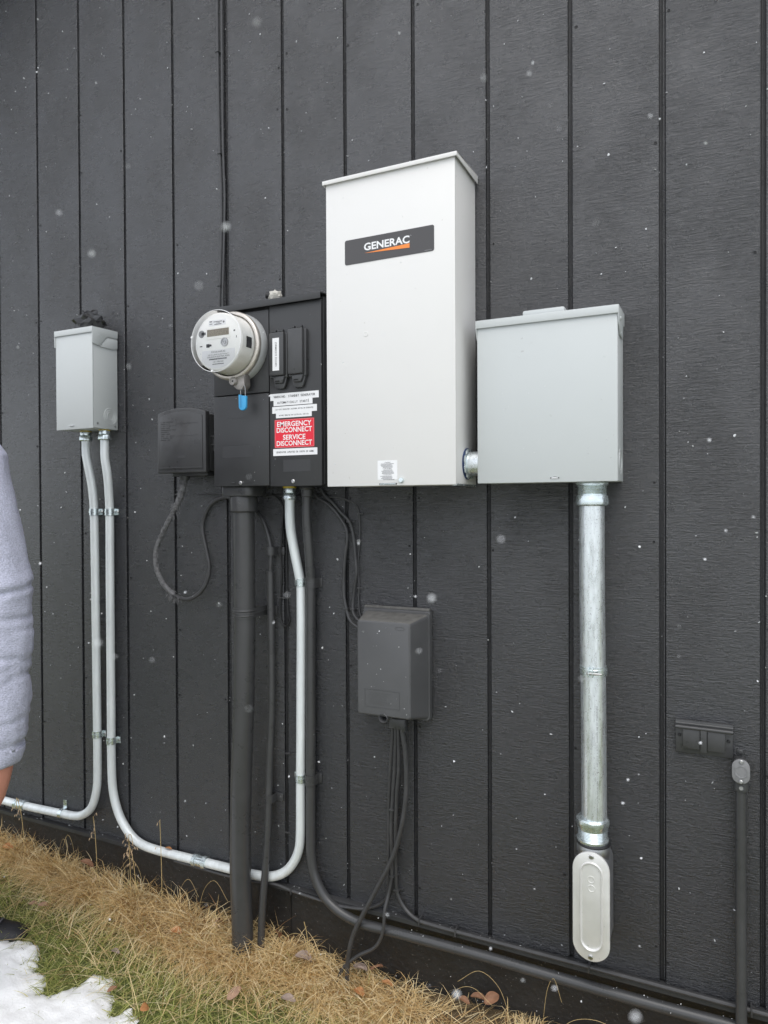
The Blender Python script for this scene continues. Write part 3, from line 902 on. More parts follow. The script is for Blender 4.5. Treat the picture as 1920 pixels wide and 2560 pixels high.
def breaker_cover(xa, xb, za, zt_):
    xm = (xa + xb) / 2
    w = (xb - xa) / 2
    bc = part(t, 'breaker_cover', merge(
        gprism([(xa - 0.003, za - 0.004), (xb + 0.005, za - 0.004), (xb + 0.005, zt_ - 0.002), (xa - 0.003, zt_ - 0.002)], 'y', -PD, -PD - 0.013, 0.002),
        gprism([(xa, za), (xb, za), (xb, zt_), (xa, zt_)], 'y', -PD - 0.008, -PD - 0.024, 0.0045)), 'dark_pvc')
    lug = [(xa + 0.003, za), (xb + 0.003, za), (xb - 0.005, za - 0.026), (xb - 0.010, za - 0.033), (xa + 0.014, za - 0.033), (xa + 0.009, za - 0.026)]
    part(bc, 'lock_tab', merge(gprism(lug, 'y', -PD, -PD - 0.010, 0.0018),
                               gprism([(xa + 0.007, za), (xb - 0.001, za), (xb - 0.008, za - 0.020), (xa + 0.013, za - 0.020)], 'y', -PD, -PD - 0.018, 0.003)), 'dark_pvc')
    part(bc, 'lock_slot', gbox((xm - 0.007, -PD - 0.0184, za - 0.0160), (xm + 0.007, -PD - 0.010, za - 0.0125)), 'dark_hole', smooth=False)
    for dx in (-0.012, 0.011):
        part(bc, 'hinge_knuckle', glathe([(0, 0.0045), (0.013, 0.0045)], (xm + dx - 0.0065, -PD - 0.012, zt_ + 0.0035), (1, 0, 0), 14), 'dark_paint')
    return bc


# panel face is at y = -0.130; the covers stand proud of it
bc = breaker_cover(0.2560, 0.3025, 1.741, 1.856)
breaker_cover(0.3140, 0.3600, 1.741, 1.861)
sv = part(bc, 'service_sticker', gbox((0.2690, -PD - 0.0246, 1.754), (0.2895, -PD - 0.0240, 1.8400)), 'paper', smooth=False)


def sticker(xa, xb, za, zt_, dy=0.0):
    return part(t, 'white_sticker', gbox((xa, -PD - 0.0006 - dy, za), (xb, -PD - 0.0001, zt_)), 'paper', smooth=False)


ys = -PD - 0.0010


def mono_text(par, s, xc, z, h, w, m='ink'):
    part(par, 'lettering', text_geo(s, xc, z, ys - 0.0002, h, w, align='CENTER', mono=0.62, bold=0.012), m, smooth=False)


s1 = sticker(0.2450, 0.3959, 1.6790, 1.6972)
mono_text(s1, 'WARNING: STANDBY GENERATOR', 0.3205, 1.6855, 0.0058, 0.129)
s2 = sticker(0.2555, 0.3768, 1.6642, 1.6790, 0.0001)
mono_text(s2, 'AUTOMATICALLY STARTS', 0.3165, 1.6695, 0.0058, 0.099)
s3 = sticker(0.2512, 0.3900, 1.6442, 1.6622, 0.0002)
mono_text(s3, 'ACTIVATE GENERATOR SHUTDOWN SWITCH ON GENERATOR', 0.3205, 1.6525, 0.0034, 0.118)
s4 = sticker(0.2630, 0.3743, 1.6315, 1.6442, 0.0001)
mono_text(s4, 'BEFORE WORKING ON ELECTRICAL SERVICE', 0.3190, 1.6365, 0.0034, 0.091)
s5 = sticker(0.2535, 0.3906, 1.5306, 1.5490)
mono_text(s5, 'GENERATOR LOCATED ON SOUTH OF HOME', 0.3220, 1.5378, 0.0045, 0.116)
rd = part(t, 'emergency_sticker', gbox((0.2585, -PD - 0.0006, 1.5517), (0.3816, -PD - 0.0001, 1.6270)), 'red', smooth=False, label='red emergency disconnect sticker with white lettering')
bx = []
for lo, hi in (((0.2592, 1.5524), (0.2601, 1.6263)), ((0.3800, 1.5524), (0.3809, 1.6263)), ((0.2592, 1.6254), (0.3809, 1.6263)), ((0.2592, 1.5524), (0.3809, 1.5533))):
    bx.append(gbox((lo[0], -PD - 0.0008, lo[1]), (hi[0], -PD - 0.0005, hi[1])))
part(rd, 'border', merge(*bx), 'redline', smooth=False)
part(rd, 'lettering', merge(text_geo('EMERGENCY', 0.3200, 1.6085, ys, 0.0128, 0.107, bold=0.02, align='CENTER'), text_geo('DISCONNECT', 0.3200, 1.5925, ys, 0.0128, 0.110, bold=0.02, align='CENTER'),
                            text_geo('SERVICE', 0.3200, 1.5730, ys, 0.0128, 0.070, bold=0.02, align='CENTER'), text_geo('DISCONNECT', 0.3200, 1.5570, ys, 0.0128, 0.110, bold=0.02, align='CENTER')), 'pink', smooth=False)
part(sv, 'lettering', text_geo('SERVICE DISCONNECT', 0.2825, 1.765, -PD - 0.0250, 0.0048, 0.064, mono=0.62, vertical=True, bold=0.012), 'ink', smooth=False)

# meter
mx, mz = 0.143, 1.8305
t = thing('electric_meter', (mx, -PD, mz), 'round electric meter with clear cover and cream face on the panel', 'meter')
part(t, 'socket_collar', glathe([(0, 0.094), (0.004, 0.0945), (0.020, 0.0925), (0.026, 0.0890), (0.026, 0.083)], (mx, -PD, mz), (0, -1, 0), 64, cap=False), 'dark_paint')
rg = part(t, 'locking_ring', glathe([(0.024, 0.0890), (0.026, 0.0915), (0.031, 0.0925), (0.036, 0.0925), (0.039, 0.0910), (0.041, 0.0880), (0.041, 0.0835), (0.036, 0.0815)], (mx, -PD, mz), (0, -1, 0), 72, cap=False), 'ring')
ym = -PD - 0.026
lk = part(rg, 'lock_housing', merge(gprism([(mx + 0.004, mz - 0.084), (mx + 0.044, mz - 0.080), (mx + 0.046, mz - 0.110), (mx + 0.034, mz - 0.124), (mx + 0.018, mz - 0.119), (mx + 0.002, mz - 0.104)], 'y', -PD - 0.010, -PD - 0.040, 0.004),
                                    gbox((mx + 0.040, -PD - 0.036, mz - 0.108), (mx + 0.0455, -PD - 0.016, mz - 0.078), 0.0015)), 'lock')
part(rg, 'lock_barrel', merge(glathe([(0, 0.0115), (0.010, 0.0115), (0.0125, 0.010), (0.0122, 0.0078), (0.0105, 0.0072), (0.0105, 0.003)], (mx + 0.012, -PD - 0.036, mz - 0.098), (0, -1, 0), 28),), 'lock')
part(rg, 'keyhole', glathe([(0, 0.0026), (0.0008, 0.0022)], (mx + 0.012, -PD - 0.0466, mz - 0.098), (0, -1, 0), 12), 'dark_hole')
yf = -0.2205
part(t, 'inner_shell', glathe([(0, 0.0800), (0.03, 0.0800), (0.034, 0.0792), (-yf - PD - 0.006, 0.0775), (-yf - PD - 0.002, 0.0765), (-yf - PD - 0.0005, 0.0750)], (mx, -PD, mz), (0, -1, 0), 72), 'meter_body')
part(t, 'side_label', (lambda gg: gg)(merge(*[([(mx + 0.0789 * math.cos(a), y, mz + 0.0789 * math.sin(a)) for a in (R(-4 + 3 * i), R(-1 + 3 * i)) for y in (-0.203, -0.180)], [(0, 1, 3, 2)]) for i in range(-3, 4)])), 'ink')


def mf(x, y):
    """meter face coordinates measured on the dial, in metres from its centre"""
    return (mx + (x - 552) * 0.000190, mz - ((y - 655) + 0.10 * (x - 552)) * 0.000152)


fc = part(t, 'dial_face', glathe([(0, 0.0735), (0.0008, 0.0735)], (mx, yf, mz), (0, -1, 0), 64), 'meter_face')
y1 = yf - 0.0012


def frect(xa, ya, xb, yb_, y=y1, thick=0.0006):
    p = [mf(xa, ya), mf(xb, ya)]
    cx, cz = mf((xa + xb) / 2, (ya + yb_) / 2)
    w, h = (xb - xa) * 0.000190, (yb_ - ya) * 0.000152
    return gbox((cx - w / 2, y, cz - h / 2), (cx + w / 2, y + thick, cz + h / 2))


part(fc, 'display_frame', frect(352, 405, 765, 605, y1 - 0.0012, 0.0018), 'meter_body', smooth=False)
part(fc, 'display', frect(372, 435, 745, 555, y1 - 0.0018, 0.0010), 'lcd', smooth=False)
pl = part(fc, 'name_plate', frect(395, 275, 690, 375, y1), 'paper', smooth=False)
lp = [mf(275, 770), mf(845, 770)]
zl = mz - 0.021
poly = [(mx - 0.052, zl), (mx + 0.054, zl)] + [(mx + 0.0705 * math.sin(R(a)), mz - 0.0705 * math.cos(R(a))) for a in range(52, -53, -6)]
pl2 = part(fc, 'rating_plate', gprism(poly, 'y', y1, y1 + 0.0006), 'paper', smooth=False)
ya_ = y1 - 0.0004
part(pl, 'lettering', merge(frect(480, 300, 630, 312, ya_, 0.0003), frect(520, 325, 590, 333, ya_, 0.0003), frect(495, 345, 615, 358, ya_, 0.0003), frect(410, 300, 455, 318, ya_, 0.0003), frect(410, 345, 460, 356, ya_, 0.0003),
                            glathe([(0, 0.0028), (0.0001, 0.0028)], (mf(655, 312)[0], ya_ + 0.0002, mf(655, 312)[1]), (0, -1, 0), 14)), 'ink_grey', smooth=False)
zt_ = mz - 0.0285
lt = []
for s_, h_, w_, dz in (('FOCUS AXR-SD', 0.0042, 0.046, 0), ('FORM 2S CL200 240V 3W 60Hz TA=30 Kh 7.2', 0.0028, 0.066, 0.0064), ('CHUGACH ELECTRIC ASSN', 0.0038, 0.072, 0.0125), ('131 778 544', 0.0040, 0.033, 0.0260)):
    lt.append(text_geo(s_, mx + 0.001, zt_ - dz, ya_, h_, w_, align='CENTER'))
xx = mx - 0.029
while xx < mx + 0.029:
    w_ = random.choice((0.0007, 0.0010, 0.0015))
    lt.append(gbox((xx, ya_, zt_ - 0.0185), (xx + w_, ya_ + 0.0003, zt_ - 0.0150)))
    xx += w_ + random.choice((0.0006, 0.0010))
xx = mx - 0.018
while xx < mx + 0.018:
    w_ = random.choice((0.0006, 0.0010))
    lt.append(gbox((xx, ya_, zt_ - 0.0312), (xx + w_, ya_ + 0.0003, zt_ - 0.0290)))
    xx += w_ + 0.0007
part(pl2, 'lettering', merge(*lt), 'ink', smooth=False)
ox, oz = mf(668, 665)
part(fc, 'optical_port', merge(glathe([(0, 0.0115), (0.003, 0.0112), (0.003, 0.0085), (0.001, 0.0080)], (ox, y1, oz), (0, -1, 0), 28), glathe([(0.001, 0.0050), (0.003, 0.0048), (0.003, 0.0025), (0.0012, 0.002)], (ox, y1, oz), (0, -1, 0), 20)), 'steel')
ox, oz = mf(268, 520)
part(fc, 'sensor_window', merge(glathe([(0, 0.0098), (0.0008, 0.0095)], (ox, y1 + 0.0004, oz), (0, -1, 0), 28), gbox((ox, y1 - 0.0004, oz - 0.0035), (ox + 0.014, y1 + 0.0004, oz + 0.0035))), 'lb_face')
part(fc, 'reset_plug', merge(frect(358, 700, 405, 755, y1 - 0.002, 0.003), frect(398, 705, 438, 735, y1 - 0.002, 0.003)), 'ink', smooth=False)
for q_ in ((236, 728, 278, 745), (820, 455, 845, 480), (862, 555, 872, 592)):
    part(fc, 'dark_mark', frect(*q_, y1, 0.001), 'ink', smooth=False)
for q_ in [(195, 620 + 30 * i, 240, 625 + 30 * i) for i in range(3)] + [(870, 545 + 45 * i, 915, 550 + 45 * i) for i in range(4)]:
    part(fc, 'moulded_mark', frect(*q_, y1, 0.001), 'meter_body', smooth=False)
part(t, 'glass_cover', glathe([(0.030, 0.0842), (0.036, 0.0838), (0.040, 0.0818), (-yf - PD + 0.004, 0.0812), (-yf - PD + 0.0095, 0.0805), (-yf - PD + 0.011, 0.0780), (-yf - PD + 0.011, 0.001)], (mx, -PD, mz), (0, -1, 0), 80, cap=False), 'glass')
part(t, 'cover_rim', glathe([(-yf - PD + 0.0085, 0.0808), (-yf - PD + 0.0095, 0.0820), (-yf - PD + 0.0112, 0.0816), (-yf - PD + 0.0118, 0.0806), (-yf - PD + 0.0112, 0.0800)], (mx, -PD, mz), (0, -1, 0), 80, cap=False), 'paper')
t.children[-1].data.materials[0] = mat('milky_cover_edge', (0.42, 0.43, 0.43), 0.15)
nb = []
for a in (168, 262):
    nb.append(glathe([(0, 0.0035), (0.003, 0.003)], (mx + 0.079 * math.cos(R(a)), yf - 0.011, mz + 0.079 * math.sin(R(a))), (0, -1, 0), 10))
for g_ in nb:
    part(t, 'cover_nub', g_, 'paper')

# blue seal hanging from the ring lock
t = thing('meter_seal', (0.182, -0.160, 1.66), 'small bright blue plastic seal hanging below the electric meter', 'seal')
yq = -0.166
part(t, 'wire_loop', gtube([(0.1745, yq, 1.690), (0.1740, yq, 1.712), (0.1760, yq - 0.001, 1.7235), (0.1835, yq - 0.002, 1.7245), (0.1885, yq - 0.001, 1.716), (0.1890, yq, 1.690)], 0.0009, 8, 0.003), 'steel')
pts = [(0.1690, 1.697), (0.1755, 1.6955), (0.1830, 1.693), (0.1935, 1.692)] + [(0.1813 + 0.0118 * math.cos(R(a)), 1.665 + 0.0115 * math.sin(R(a))) for a in range(0, -181, -15)]
part(t, 'seal_body', gprism(pts, 'y', yq + 0.004, yq - 0.004, 0.0012), 'blue')
part(t, 'seal_groove', gbox((0.1768, yq - 0.0046, 1.661), (0.1782, yq - 0.0035, 1.694)), mat('darker_blue_groove', (0.03, 0.16, 0.36), 0.4), smooth=False)

# cut pipe stub with foam on the top of the panel
t = thing('foam_plug', (0.21, -0.06, 1.95), 'pale foam lump with a cut black tube on the meter panel top', 'foam')
bm = bmesh.new()
bmesh.ops.create_icosphere(bm, subdivisions=3, radius=1)
for v in bm.verts:
    c = v.co.copy()
    k = 0.8 + 0.5 * abs(mn.noise(c * 3.3))
    v.co = Vector((0.216 + c.x * 0.022 * k, -0.06 + c.y * 0.016 * k, 1.984 + c.z * 0.016 * k))
part(t, 'foam_body', from_bm(bm), 'foam')
part(t, 'tube_end', glathe([(0, 0.0085), (0.018, 0.0085), (0.018, 0.005), (0.004, 0.005)], (0.206, -0.06, 1.986), (-1, -0.25, 0.1), 16), 'black_rubber')

# ------------------------------------------------------------------ network box left of the panel
t = thing('network_interface_box', (-0.11, 0, 1.496), 'small charcoal plastic utility box with arched top left of the meter panel', 'utility box')


def arch(x0, x1, z0, z1, dz, ins=0.0, n=10):
    x0 += ins; x1 -= ins; z0 += ins; z1 -= ins
    pts = [(x0, z0), (x1, z0), (x1, z1)]
    for i in range(1, n):
        s = i / n
        pts.append((x1 + (x0 - x1) * s, z1 + dz * math.sin(math.pi * s) ** 0.8))
    pts.append((x0, z1))
    return pts


part(t, 'back_box', gprism(arch(-0.195, -0.016, 1.502, 1.668, 0.012), 'y', -0.002, -0.062, 0.004), 'dark_pvc')
dr = part(t, 'door', gprism(arch(-0.2005, -0.0165, 1.4955, 1.6755, 0.015), 'y', -0.060, -0.080, 0.004, 3), 'dark_pvc')
part(dr, 'door_panel', gprism(arch(-0.2005, -0.0165, 1.4955, 1.6755, 0.014, 0.011), 'y', -0.078, -0.0822, 0.0018), 'dark_pvc')
part(dr, 'bottom_ridge', gbox((-0.192, -0.0838, 1.5100), (-0.026, -0.081, 1.5125), 0.0008), 'dark_pvc')
em = [gbox((-0.185 + 0.0045 * i, -0.0828, 1.648 - 0.006 * j), (-0.182 + 0.0045 * i, -0.0819, 1.6505 - 0.006 * j)) for j in range(10) for i in range(random.randint(7, 13)) if random.random() < 0.75]
em += [gbox((-0.125, -0.0828, 1.6420), (-0.045, -0.0819, 1.6428)), gbox((-0.125, -0.0828, 1.6060), (-0.045, -0.0819, 1.6068)), gbox((-0.120, -0.0828, 1.5400), (-0.09, -0.0819, 1.5470))]
part(dr, 'embossed_marks', merge(*em), 'dark_pvc', smooth=False, kind='stuff')
part(t, 'hinge_bracket', merge(gbox((-0.016, -0.050, 1.560), (0.0535, -0.046, 1.606), 0.001), gbox((-0.016, -0.056, 1.600), (0.0535, -0.044, 1.604)), gbox((-0.016, -0.056, 1.576), (0.0535, -0.044, 1.580)),
                               glathe([(0, 0.005), (0.004, 0.005)], (0.012, -0.050, 1.590), (0, -1, 0), 12)), 'dark_pvc')
part(t, 'top_clip', gbox((-0.118, -0.052, 1.680), (-0.088, -0.03, 1.694), 0.002), 'dark_pvc')
part(t, 'cable_grommet', merge(gbox((-0.165, -0.056, 1.487), (-0.03, -0.012, 1.503), 0.003), glathe([(0, 0.016), (0.012, 0.013)], (-0.128, -0.040, 1.488), (0, 0, -1), 16)), 'dark_pvc')

loop = [(-0.130, -0.040, 1.490), (-0.134, -0.039, 1.467), (-0.155, -0.037, 1.416), (-0.190, -0.036, 1.364), (-0.225, -0.034, 1.312), (-0.252, -0.033, 1.259), (-0.253, -0.032, 1.206), (-0.231, -0.030, 1.159), (-0.188, -0.028, 1.121),
        (-0.136, -0.025, 1.111), (-0.094, -0.022, 1.130), (-0.067, -0.019, 1.165), (-0.058, -0.017, 1.211), (-0.072, -0.014, 1.267), (-0.088, -0.011, 1.330), (-0.074, -0.010, 1.377), (-0.042, -0.011, 1.411), (0.001, -0.011, 1.423),
        (0.054, -0.012, 1.412), (0.107, -0.012, 1.386), (0.132, -0.013, 1.361), (0.147, -0.014, 1.332), (0.162, -0.017, 1.292), (0.168, -0.020, 1.262), (0.165, -0.020, 1.200), (0.166, -0.020, 1.10)]
t = thing('looped_cable', (-0.15, -0.03, 1.11), 'thick cable hanging in a loop under the small arched utility box', 'cable')
part(t, 'jacket', gtube(loop, 0.0065, 12, 0.008), 'cable')
part(t, 'frayed_wrap', gtube(loop[:9], 0.0085, 16, 0.004, rfun=lambda s, a: (0.0098 if s < 0.25 else 0.0078) * (1 + 0.28 * mn.noise(Vector((math.cos(a) * 1.6, math.sin(a) * 1.6, s * 60))))), 'fray', smooth=False)
fr = []
for i in range(150):
    s = random.choice([0.05, 0.1, 0.2, 0.3, 1.0, 1.02]) + random.uniform(-0.05, 0.05)
    k = min(max(s * 8, 0), 8.4)
    i0 = int(k)
    a = Vector(loop[i0]).lerp(Vector(loop[i0 + 1]), k - i0)
    d = Vector((random.uniform(-1, 1), random.uniform(-1, 0.3), random.uniform(-1.4, 0.4))).normalized()
    fr.append(gtube([tuple(a + d * 0.006), tuple(a + d * 0.013), tuple(a + d * 0.019 + Vector((0, 0, -0.006)))], 0.0007, 3, smooth=False))
part(t, 'loose_fibres', merge(*fr), 'fray', kind='stuff')

# ------------------------------------------------------------------ dark risers
BX = 0.0195
big = [(0.112, -0.072, 1.452), (0.112, -0.072, 1.373), (0.111, -0.070, 1.089), (0.1065, -0.070, 0.844), (0.0945, -0.070, 0.583), (0.0905, -0.070, 0.335), (0.096, -0.070, 0.193), (0.098, -0.070, -0.05)]
t = thing('service_riser', (0.1, -0.07, 0.10), 'thick charcoal painted service pipe rising from the grass to the meter panel', 'pipe')
part(t, 'pipe', gtube(big, 0.0305, 36), 'dark_pvc')
part(t, 'collar', merge(glathe([(0, 0.038), (0.006, 0.0395), (0.042, 0.0375), (0.046, 0.033)], (0.112, -0.072, 1.424), (0, 0, -1), 36, rmod=lambda j, a, r: r * (1.03 if (a * 10 / 6.2832) % 1 < 0.25 else 1.0)),
                        gprism(rrect(0.058, 0.166, -0.115, -0.025, 0.02), 'z', 1.424, 1.4525, 0.003)), 'dark_pvc')
zc = 1.092
g, s = strap_v(0.111, -0.070, zc, 0.0307, 0.028, 1, 0.034, -0.002)
st = part(t, 'strap', merge(g, glathe([(0, 0.0333), (0.003, 0.0345), (0.006, 0.0333)], (0.111, -0.070, zc + 0.004), (0, 0, 1), 30, cap=False), glathe([(0, 0.0333), (0.003, 0.0345), (0.006, 0.0333)], (0.111, -0.070, zc - 0.010), (0, 0, 1), 30, cap=False)), 'dark_pvc')
part(st, 'screw', s, 'dark_pvc')

sp = [(0.165, -0.020, 1.205), (0.168, -0.020, 0.847), (0.160, -0.021, 0.658), (0.158, -0.024, 0.553), (0.158, -0.034, 0.410), (0.148, -0.045, 0.227), (0.138, -0.047, 0.0)]
t = thing('thin_riser', (0.14, -0.045, 0.10), 'thin charcoal pipe close beside the thick service pipe, leaning out at the bottom', 'pipe')
part(t, 'pipe', gtube(sp, 0.0105, 20), 'dark_pvc')
part(t, 'pipe_lip', glathe([(0, 0.0105), (0.0005, 0.0118), (0.003, 0.0118), (0.003, 0.0080), (-0.01, 0.0075)], (0.165, -0.020, 1.203), (0, 0, 1), 20, cap=False), 'dark_pvc')
for xx, yy_, zc, r_ in ((0.167, -0.020, 1.266, 0.0120), (0.159, -0.0225, 0.548, 0.0110)):
    g, s = strap_v(xx, yy_, zc, r_, 0.024, 1, 0.022)
    st = part(t, 'strap', g, 'dark_pvc')
    part(st, 'screw', s, 'dark_pvc')

dk = [(0.304, -0.042, 1.455), (0.302, -0.040, 1.412), (0.302, -0.040, 1.355), (0.305, -0.035, 1.276), (0.305, -0.028, 1.217), (0.303, -0.022, 1.175), (0.300, -0.020, 0.862), (0.298, -0.020, 0.628), (0.297, -0.020, 0.452),
      (0.299, -0.021, 0.406), (0.309, -0.022, 0.357), (0.338, -0.023, 0.309), (0.377, -0.024, 0.281), (0.422, -0.024, 0.2645), (0.467, -0.024, 0.2585), (0.522, -0.023, 0.2585), (0.664, -0.022, 0.260), (0.819, -0.021, 0.2605),
      (0.963, -0.021, 0.259), (1.085, -0.021, 0.258), (1.197, -0.021, 0.258), (1.301, -0.021, 0.259), (1.366, -0.021, 0.260), (2.1, -0.021, 0.262)]
t = thing('charcoal_conduit', (0.30, -0.02, 0.26), 'charcoal conduit dropping from the meter panel and running right along the foundation', 'conduit')
part(t, 'pipe', gtube(dk, 0.0132, 22), 'dark_pvc')
part(t, 'connector', merge(glathe([(0, 0.0190), (0.006, 0.0200), (0.010, 0.0165), (0.028, 0.0160), (0.030, 0.0135)], (0.3035, -0.0415, 1.4505), (0, 0, -1), 24)), 'dark_pvc')
for xx, zc in ((0.3030, 1.180), (0.2980, 0.625)):
    g, s = strap_v(xx, -0.021, zc, 0.0134, 0.028, 1, 0.010)
    part(t, 'strap', g, 'dark_pvc')

# ------------------------------------------------------------------ loose cables
def cable(name, path, r, label, group=None, m='cable', clips=(), step=0.01):
    t_ = thing(name, tuple(path[-1]), label, 'cable', group)
    part(t_, 'jacket', gtube(path, r, 10, step), m)
    for cx, cy, cz, ax in clips:
        if ax == 'z':
            part(t_, 'clip', merge(gprism([(cx - r - 0.0022, -0.0008), (cx - r - 0.0022, cy - r - 0.0018), (cx + r + 0.0022, cy - r - 0.0018), (cx + r + 0.0022, -0.0008)], 'z', cz - 0.002, cz + 0.002, 0.0006),
                                   gbox((cx + r, -0.005, cz - 0.0022), (cx + r + 0.009, -0.0008, cz + 0.0022), 0.0008)), 'cable')
        else:
            part(t_, 'clip', gbox((cx - 0.002, cy - r - 0.002, cz - r - 0.006), (cx + 0.002, -0.0008 if cz > 0.30 else 0.015, cz + r + 0.002), 0.0006), 'cable')
    return t_


ca = [(0.306, -0.014, 1.445), (0.318, -0.012, 1.420), (0.346, -0.012, 1.405), (0.375, -0.012, 1.382), (0.399, -0.011, 1.352), (0.411, -0.011, 1.331), (0.413, -0.011, 1.302), (0.407, -0.011, 1.265), (0.403, -0.011, 1.222), (0.401, -0.010, 1.180), (0.403, -0.010, 1.139), (0.414, -0.013, 1.101), (0.431, -0.022, 1.078), (0.478, -0.030, 1.055)]
cable('telephone_cable', ca, 0.0046, 'thick charcoal cable curving from the meter panel into the grey plastic box', None, clips=((0.412, -0.011, 1.325, 'z'), (0.4105, -0.012, 1.112, 'z')))
cb = [(0.330, -0.012, 1.445), (0.345, -0.010, 1.422), (0.364, -0.010, 1.408), (0.393, -0.010, 1.378), (0.420, -0.010, 1.352), (0.430, -0.010, 1.323), (0.435, -0.010, 1.287), (0.439, -0.010, 1.244), (0.442, -0.012, 1.213), (0.436, -0.010, 1.177), (0.431, -0.010, 1.143), (0.431, -0.013, 1.107), (0.446, -0.022, 1.090), (0.480, -0.030, 1.070)]
cable('telephone_cable', cb, 0.0042, 'middle of the three cables entering the grey plastic box from above', None, clips=((0.4195, -0.010, 1.352, 'z'), (0.431, -0.012, 1.112, 'z')))
cc = [(-0.105, -0.010, 1.432), (-0.03, -0.006, 1.434), (0.03, -0.006, 1.430), (0.107, -0.006, 1.427), (0.225, -0.006, 1.426), (0.285, -0.006, 1.424), (0.333, -0.006, 1.427), (0.362, -0.016, 1.420), (0.386, -0.016, 1.420), (0.416, -0.006, 1.409), (0.440, -0.004, 1.394), (0.447, -0.004, 1.371), (0.449, -0.004, 1.318), (0.447, -0.004, 1.280), (0.443, -0.004, 1.242), (0.444, -0.004, 1.212), (0.446, -0.004, 1.181), (0.445, -0.004, 1.128), (0.452, -0.008, 1.094), (0.475, -0.018, 1.085)]
cable('thin_wire', cc, 0.0022, 'thin wire running below the meter panel then down to the grey plastic box', None, clips=((0.4475, -0.004, 1.374, 'z'), (0.4455, -0.004, 1.170, 'z')))
cd = [(0.165, -0.008, 1.432), (0.186, -0.006, 1.418), (0.201, -0.006, 1.394), (0.197, -0.005, 1.332), (0.193, -0.005, 1.251), (0.195, -0.005, 1.203), (0.189, -0.005, 1.113), (0.189, -0.005, 1.077), (0.197, -0.006, 1.054), (0.208, -0.006, 1.048), (0.218, -0.006, 1.055), (0.222, -0.006, 1.067), (0.217, -0.006, 1.085), (0.213, -0.005, 1.15), (0.212, -0.004, 1.28), (0.213, -0.004, 1.367), (0.20, -0.006, 1.42)]
cable('thin_wire', cd, 0.0028, 'thin black wire in a narrow hanging loop left of the galvanized riser', None, m='black_rubber', clips=((0.189, -0.005, 1.13, 'z'),))
cable('thin_wire', [(0.212, -0.003, 1.10), (0.211, -0.003, 0.95), (0.209, -0.003, 0.777), (0.207, -0.003, 0.486), (0.2055, -0.004, 0.315), (0.205, -0.006, 0.29), (0.206, 0.012, 0.252), (0.206, 0.012, 0.05)], 0.0022, 'thin black wire running down the board groove behind the galvanized riser', None, m='black_rubber', clips=((0.208, -0.003, 0.68, 'z'), (0.2068, -0.003, 0.45, 'z')))
cable('riser_wire', [(-0.0225, -0.006, 3.75), (-0.022, -0.006, 2.95), (-0.0215, -0.006, 2.725), (-0.018, -0.006, 2.493), (-0.012, -0.006, 2.323), (-0.015, -0.006, 2.155), (-0.021, -0.006, 2.016), (-0.021, -0.006, 1.78), (-0.02, -0.008, 1.45)], 0.0042, 'left of two painted wires running up the wall above the meter panel', 'wires up the wall', clips=((-0.0215, -0.006, 2.760, 'z'), (-0.0168, -0.006, 2.455, 'z'), (-0.021, -0.006, 2.06, 'z')))
cable('riser_wire', [(-0.008, -0.005, 3.75), (-0.007, -0.005, 2.95), (-0.005, -0.005, 2.49), (0.000, -0.005, 2.322), (-0.005, -0.005, 2.155), (-0.010, -0.005, 2.016), (-0.010, -0.005, 1.70)], 0.0034, 'right of two painted wires up the wall, lying along the board groove', 'wires up the wall')

# ------------------------------------------------------------------ grey plastic telephone box
t = thing('telephone_box', (0.56, 0, 0.84), 'grey plastic utility box with sloping top and cables hanging below it', 'utility box')
part(t, 'back_plate', gbox((0.466, -0.018, 0.838), (0.660, -0.002, 1.1195), 0.002), 'box_pvc')
part(t, 'top_flange', gbox((0.4665, -0.013, 1.1195), (0.656, -0.002, 1.1262), 0.001), 'dust_top')
bm = bmesh.new()
secs = [(-0.017, 0.4680, 0.6610, 0.8370, 1.1160, 0.012), (-0.0245, 0.4680, 0.6610, 0.8370, 1.1160, 0.012), (-0.0245, 0.4710, 0.6580, 0.8395, 1.1130, 0.012), (-0.090, 0.4855, 0.6385, 0.8545, 1.1010, 0.010), (-0.0945, 0.4870, 0.6370, 0.8560, 1.0990, 0.008), (-0.0965, 0.4900, 0.6340, 0.8590, 1.0955, 0.006)]
rings = []
for y, a, b, c, d, r_ in secs:
    rings.append([bm.verts.new((px, y, pz)) for px, pz in rrect(a, b, c, d, r_, 4)])
n_ = len(rings[0])
for j in range(len(rings) - 1):
    for i in range(n_):
        bm.faces.new((rings[j][i], rings[j][(i + 1) % n_], rings[j + 1][(i + 1) % n_], rings[j + 1][i]))
bm.faces.new(rings[-1])
cvr = part(t, 'cover', from_bm(bm), 'box_pvc', angle=28)
# dust settled on the sloping top
me = cvr.data
me.materials.append(M['dust_top'])
for p in me.polygons:
    if p.normal.z > 0.75:
        p.material_index = 1
ye = -0.0965
fr_ = [gbox((0.5085, ye - 0.0008, 0.9226), (0.6070, ye + 0.0005, 0.9238)), gbox((0.5085, ye - 0.0008, 0.8774), (0.6070, ye + 0.0005, 0.8786)), gbox((0.5085, ye - 0.0008, 0.8786), (0.5096, ye + 0.0005, 0.9226)), gbox((0.6059, ye - 0.0008, 0.8786), (0.6070, ye + 0.0005, 0.9226))]
fr_ += [gbox((0.519, ye - 0.0005, 0.914 - 0.0055 * j), (0.519 + random.uniform(0.05, 0.075), ye + 0.0003, 0.9155 - 0.0055 * j)) for j in range(6)]
part(cvr, 'embossed_panel', merge(*fr_), 'box_pvc', smooth=False)
pr = [(0.609 + 0.013 * math.cos(a), 1.0845 + 0.0048 * math.sin(a)) for a in np.linspace(0, 2 * math.pi, 25)[:-1]]
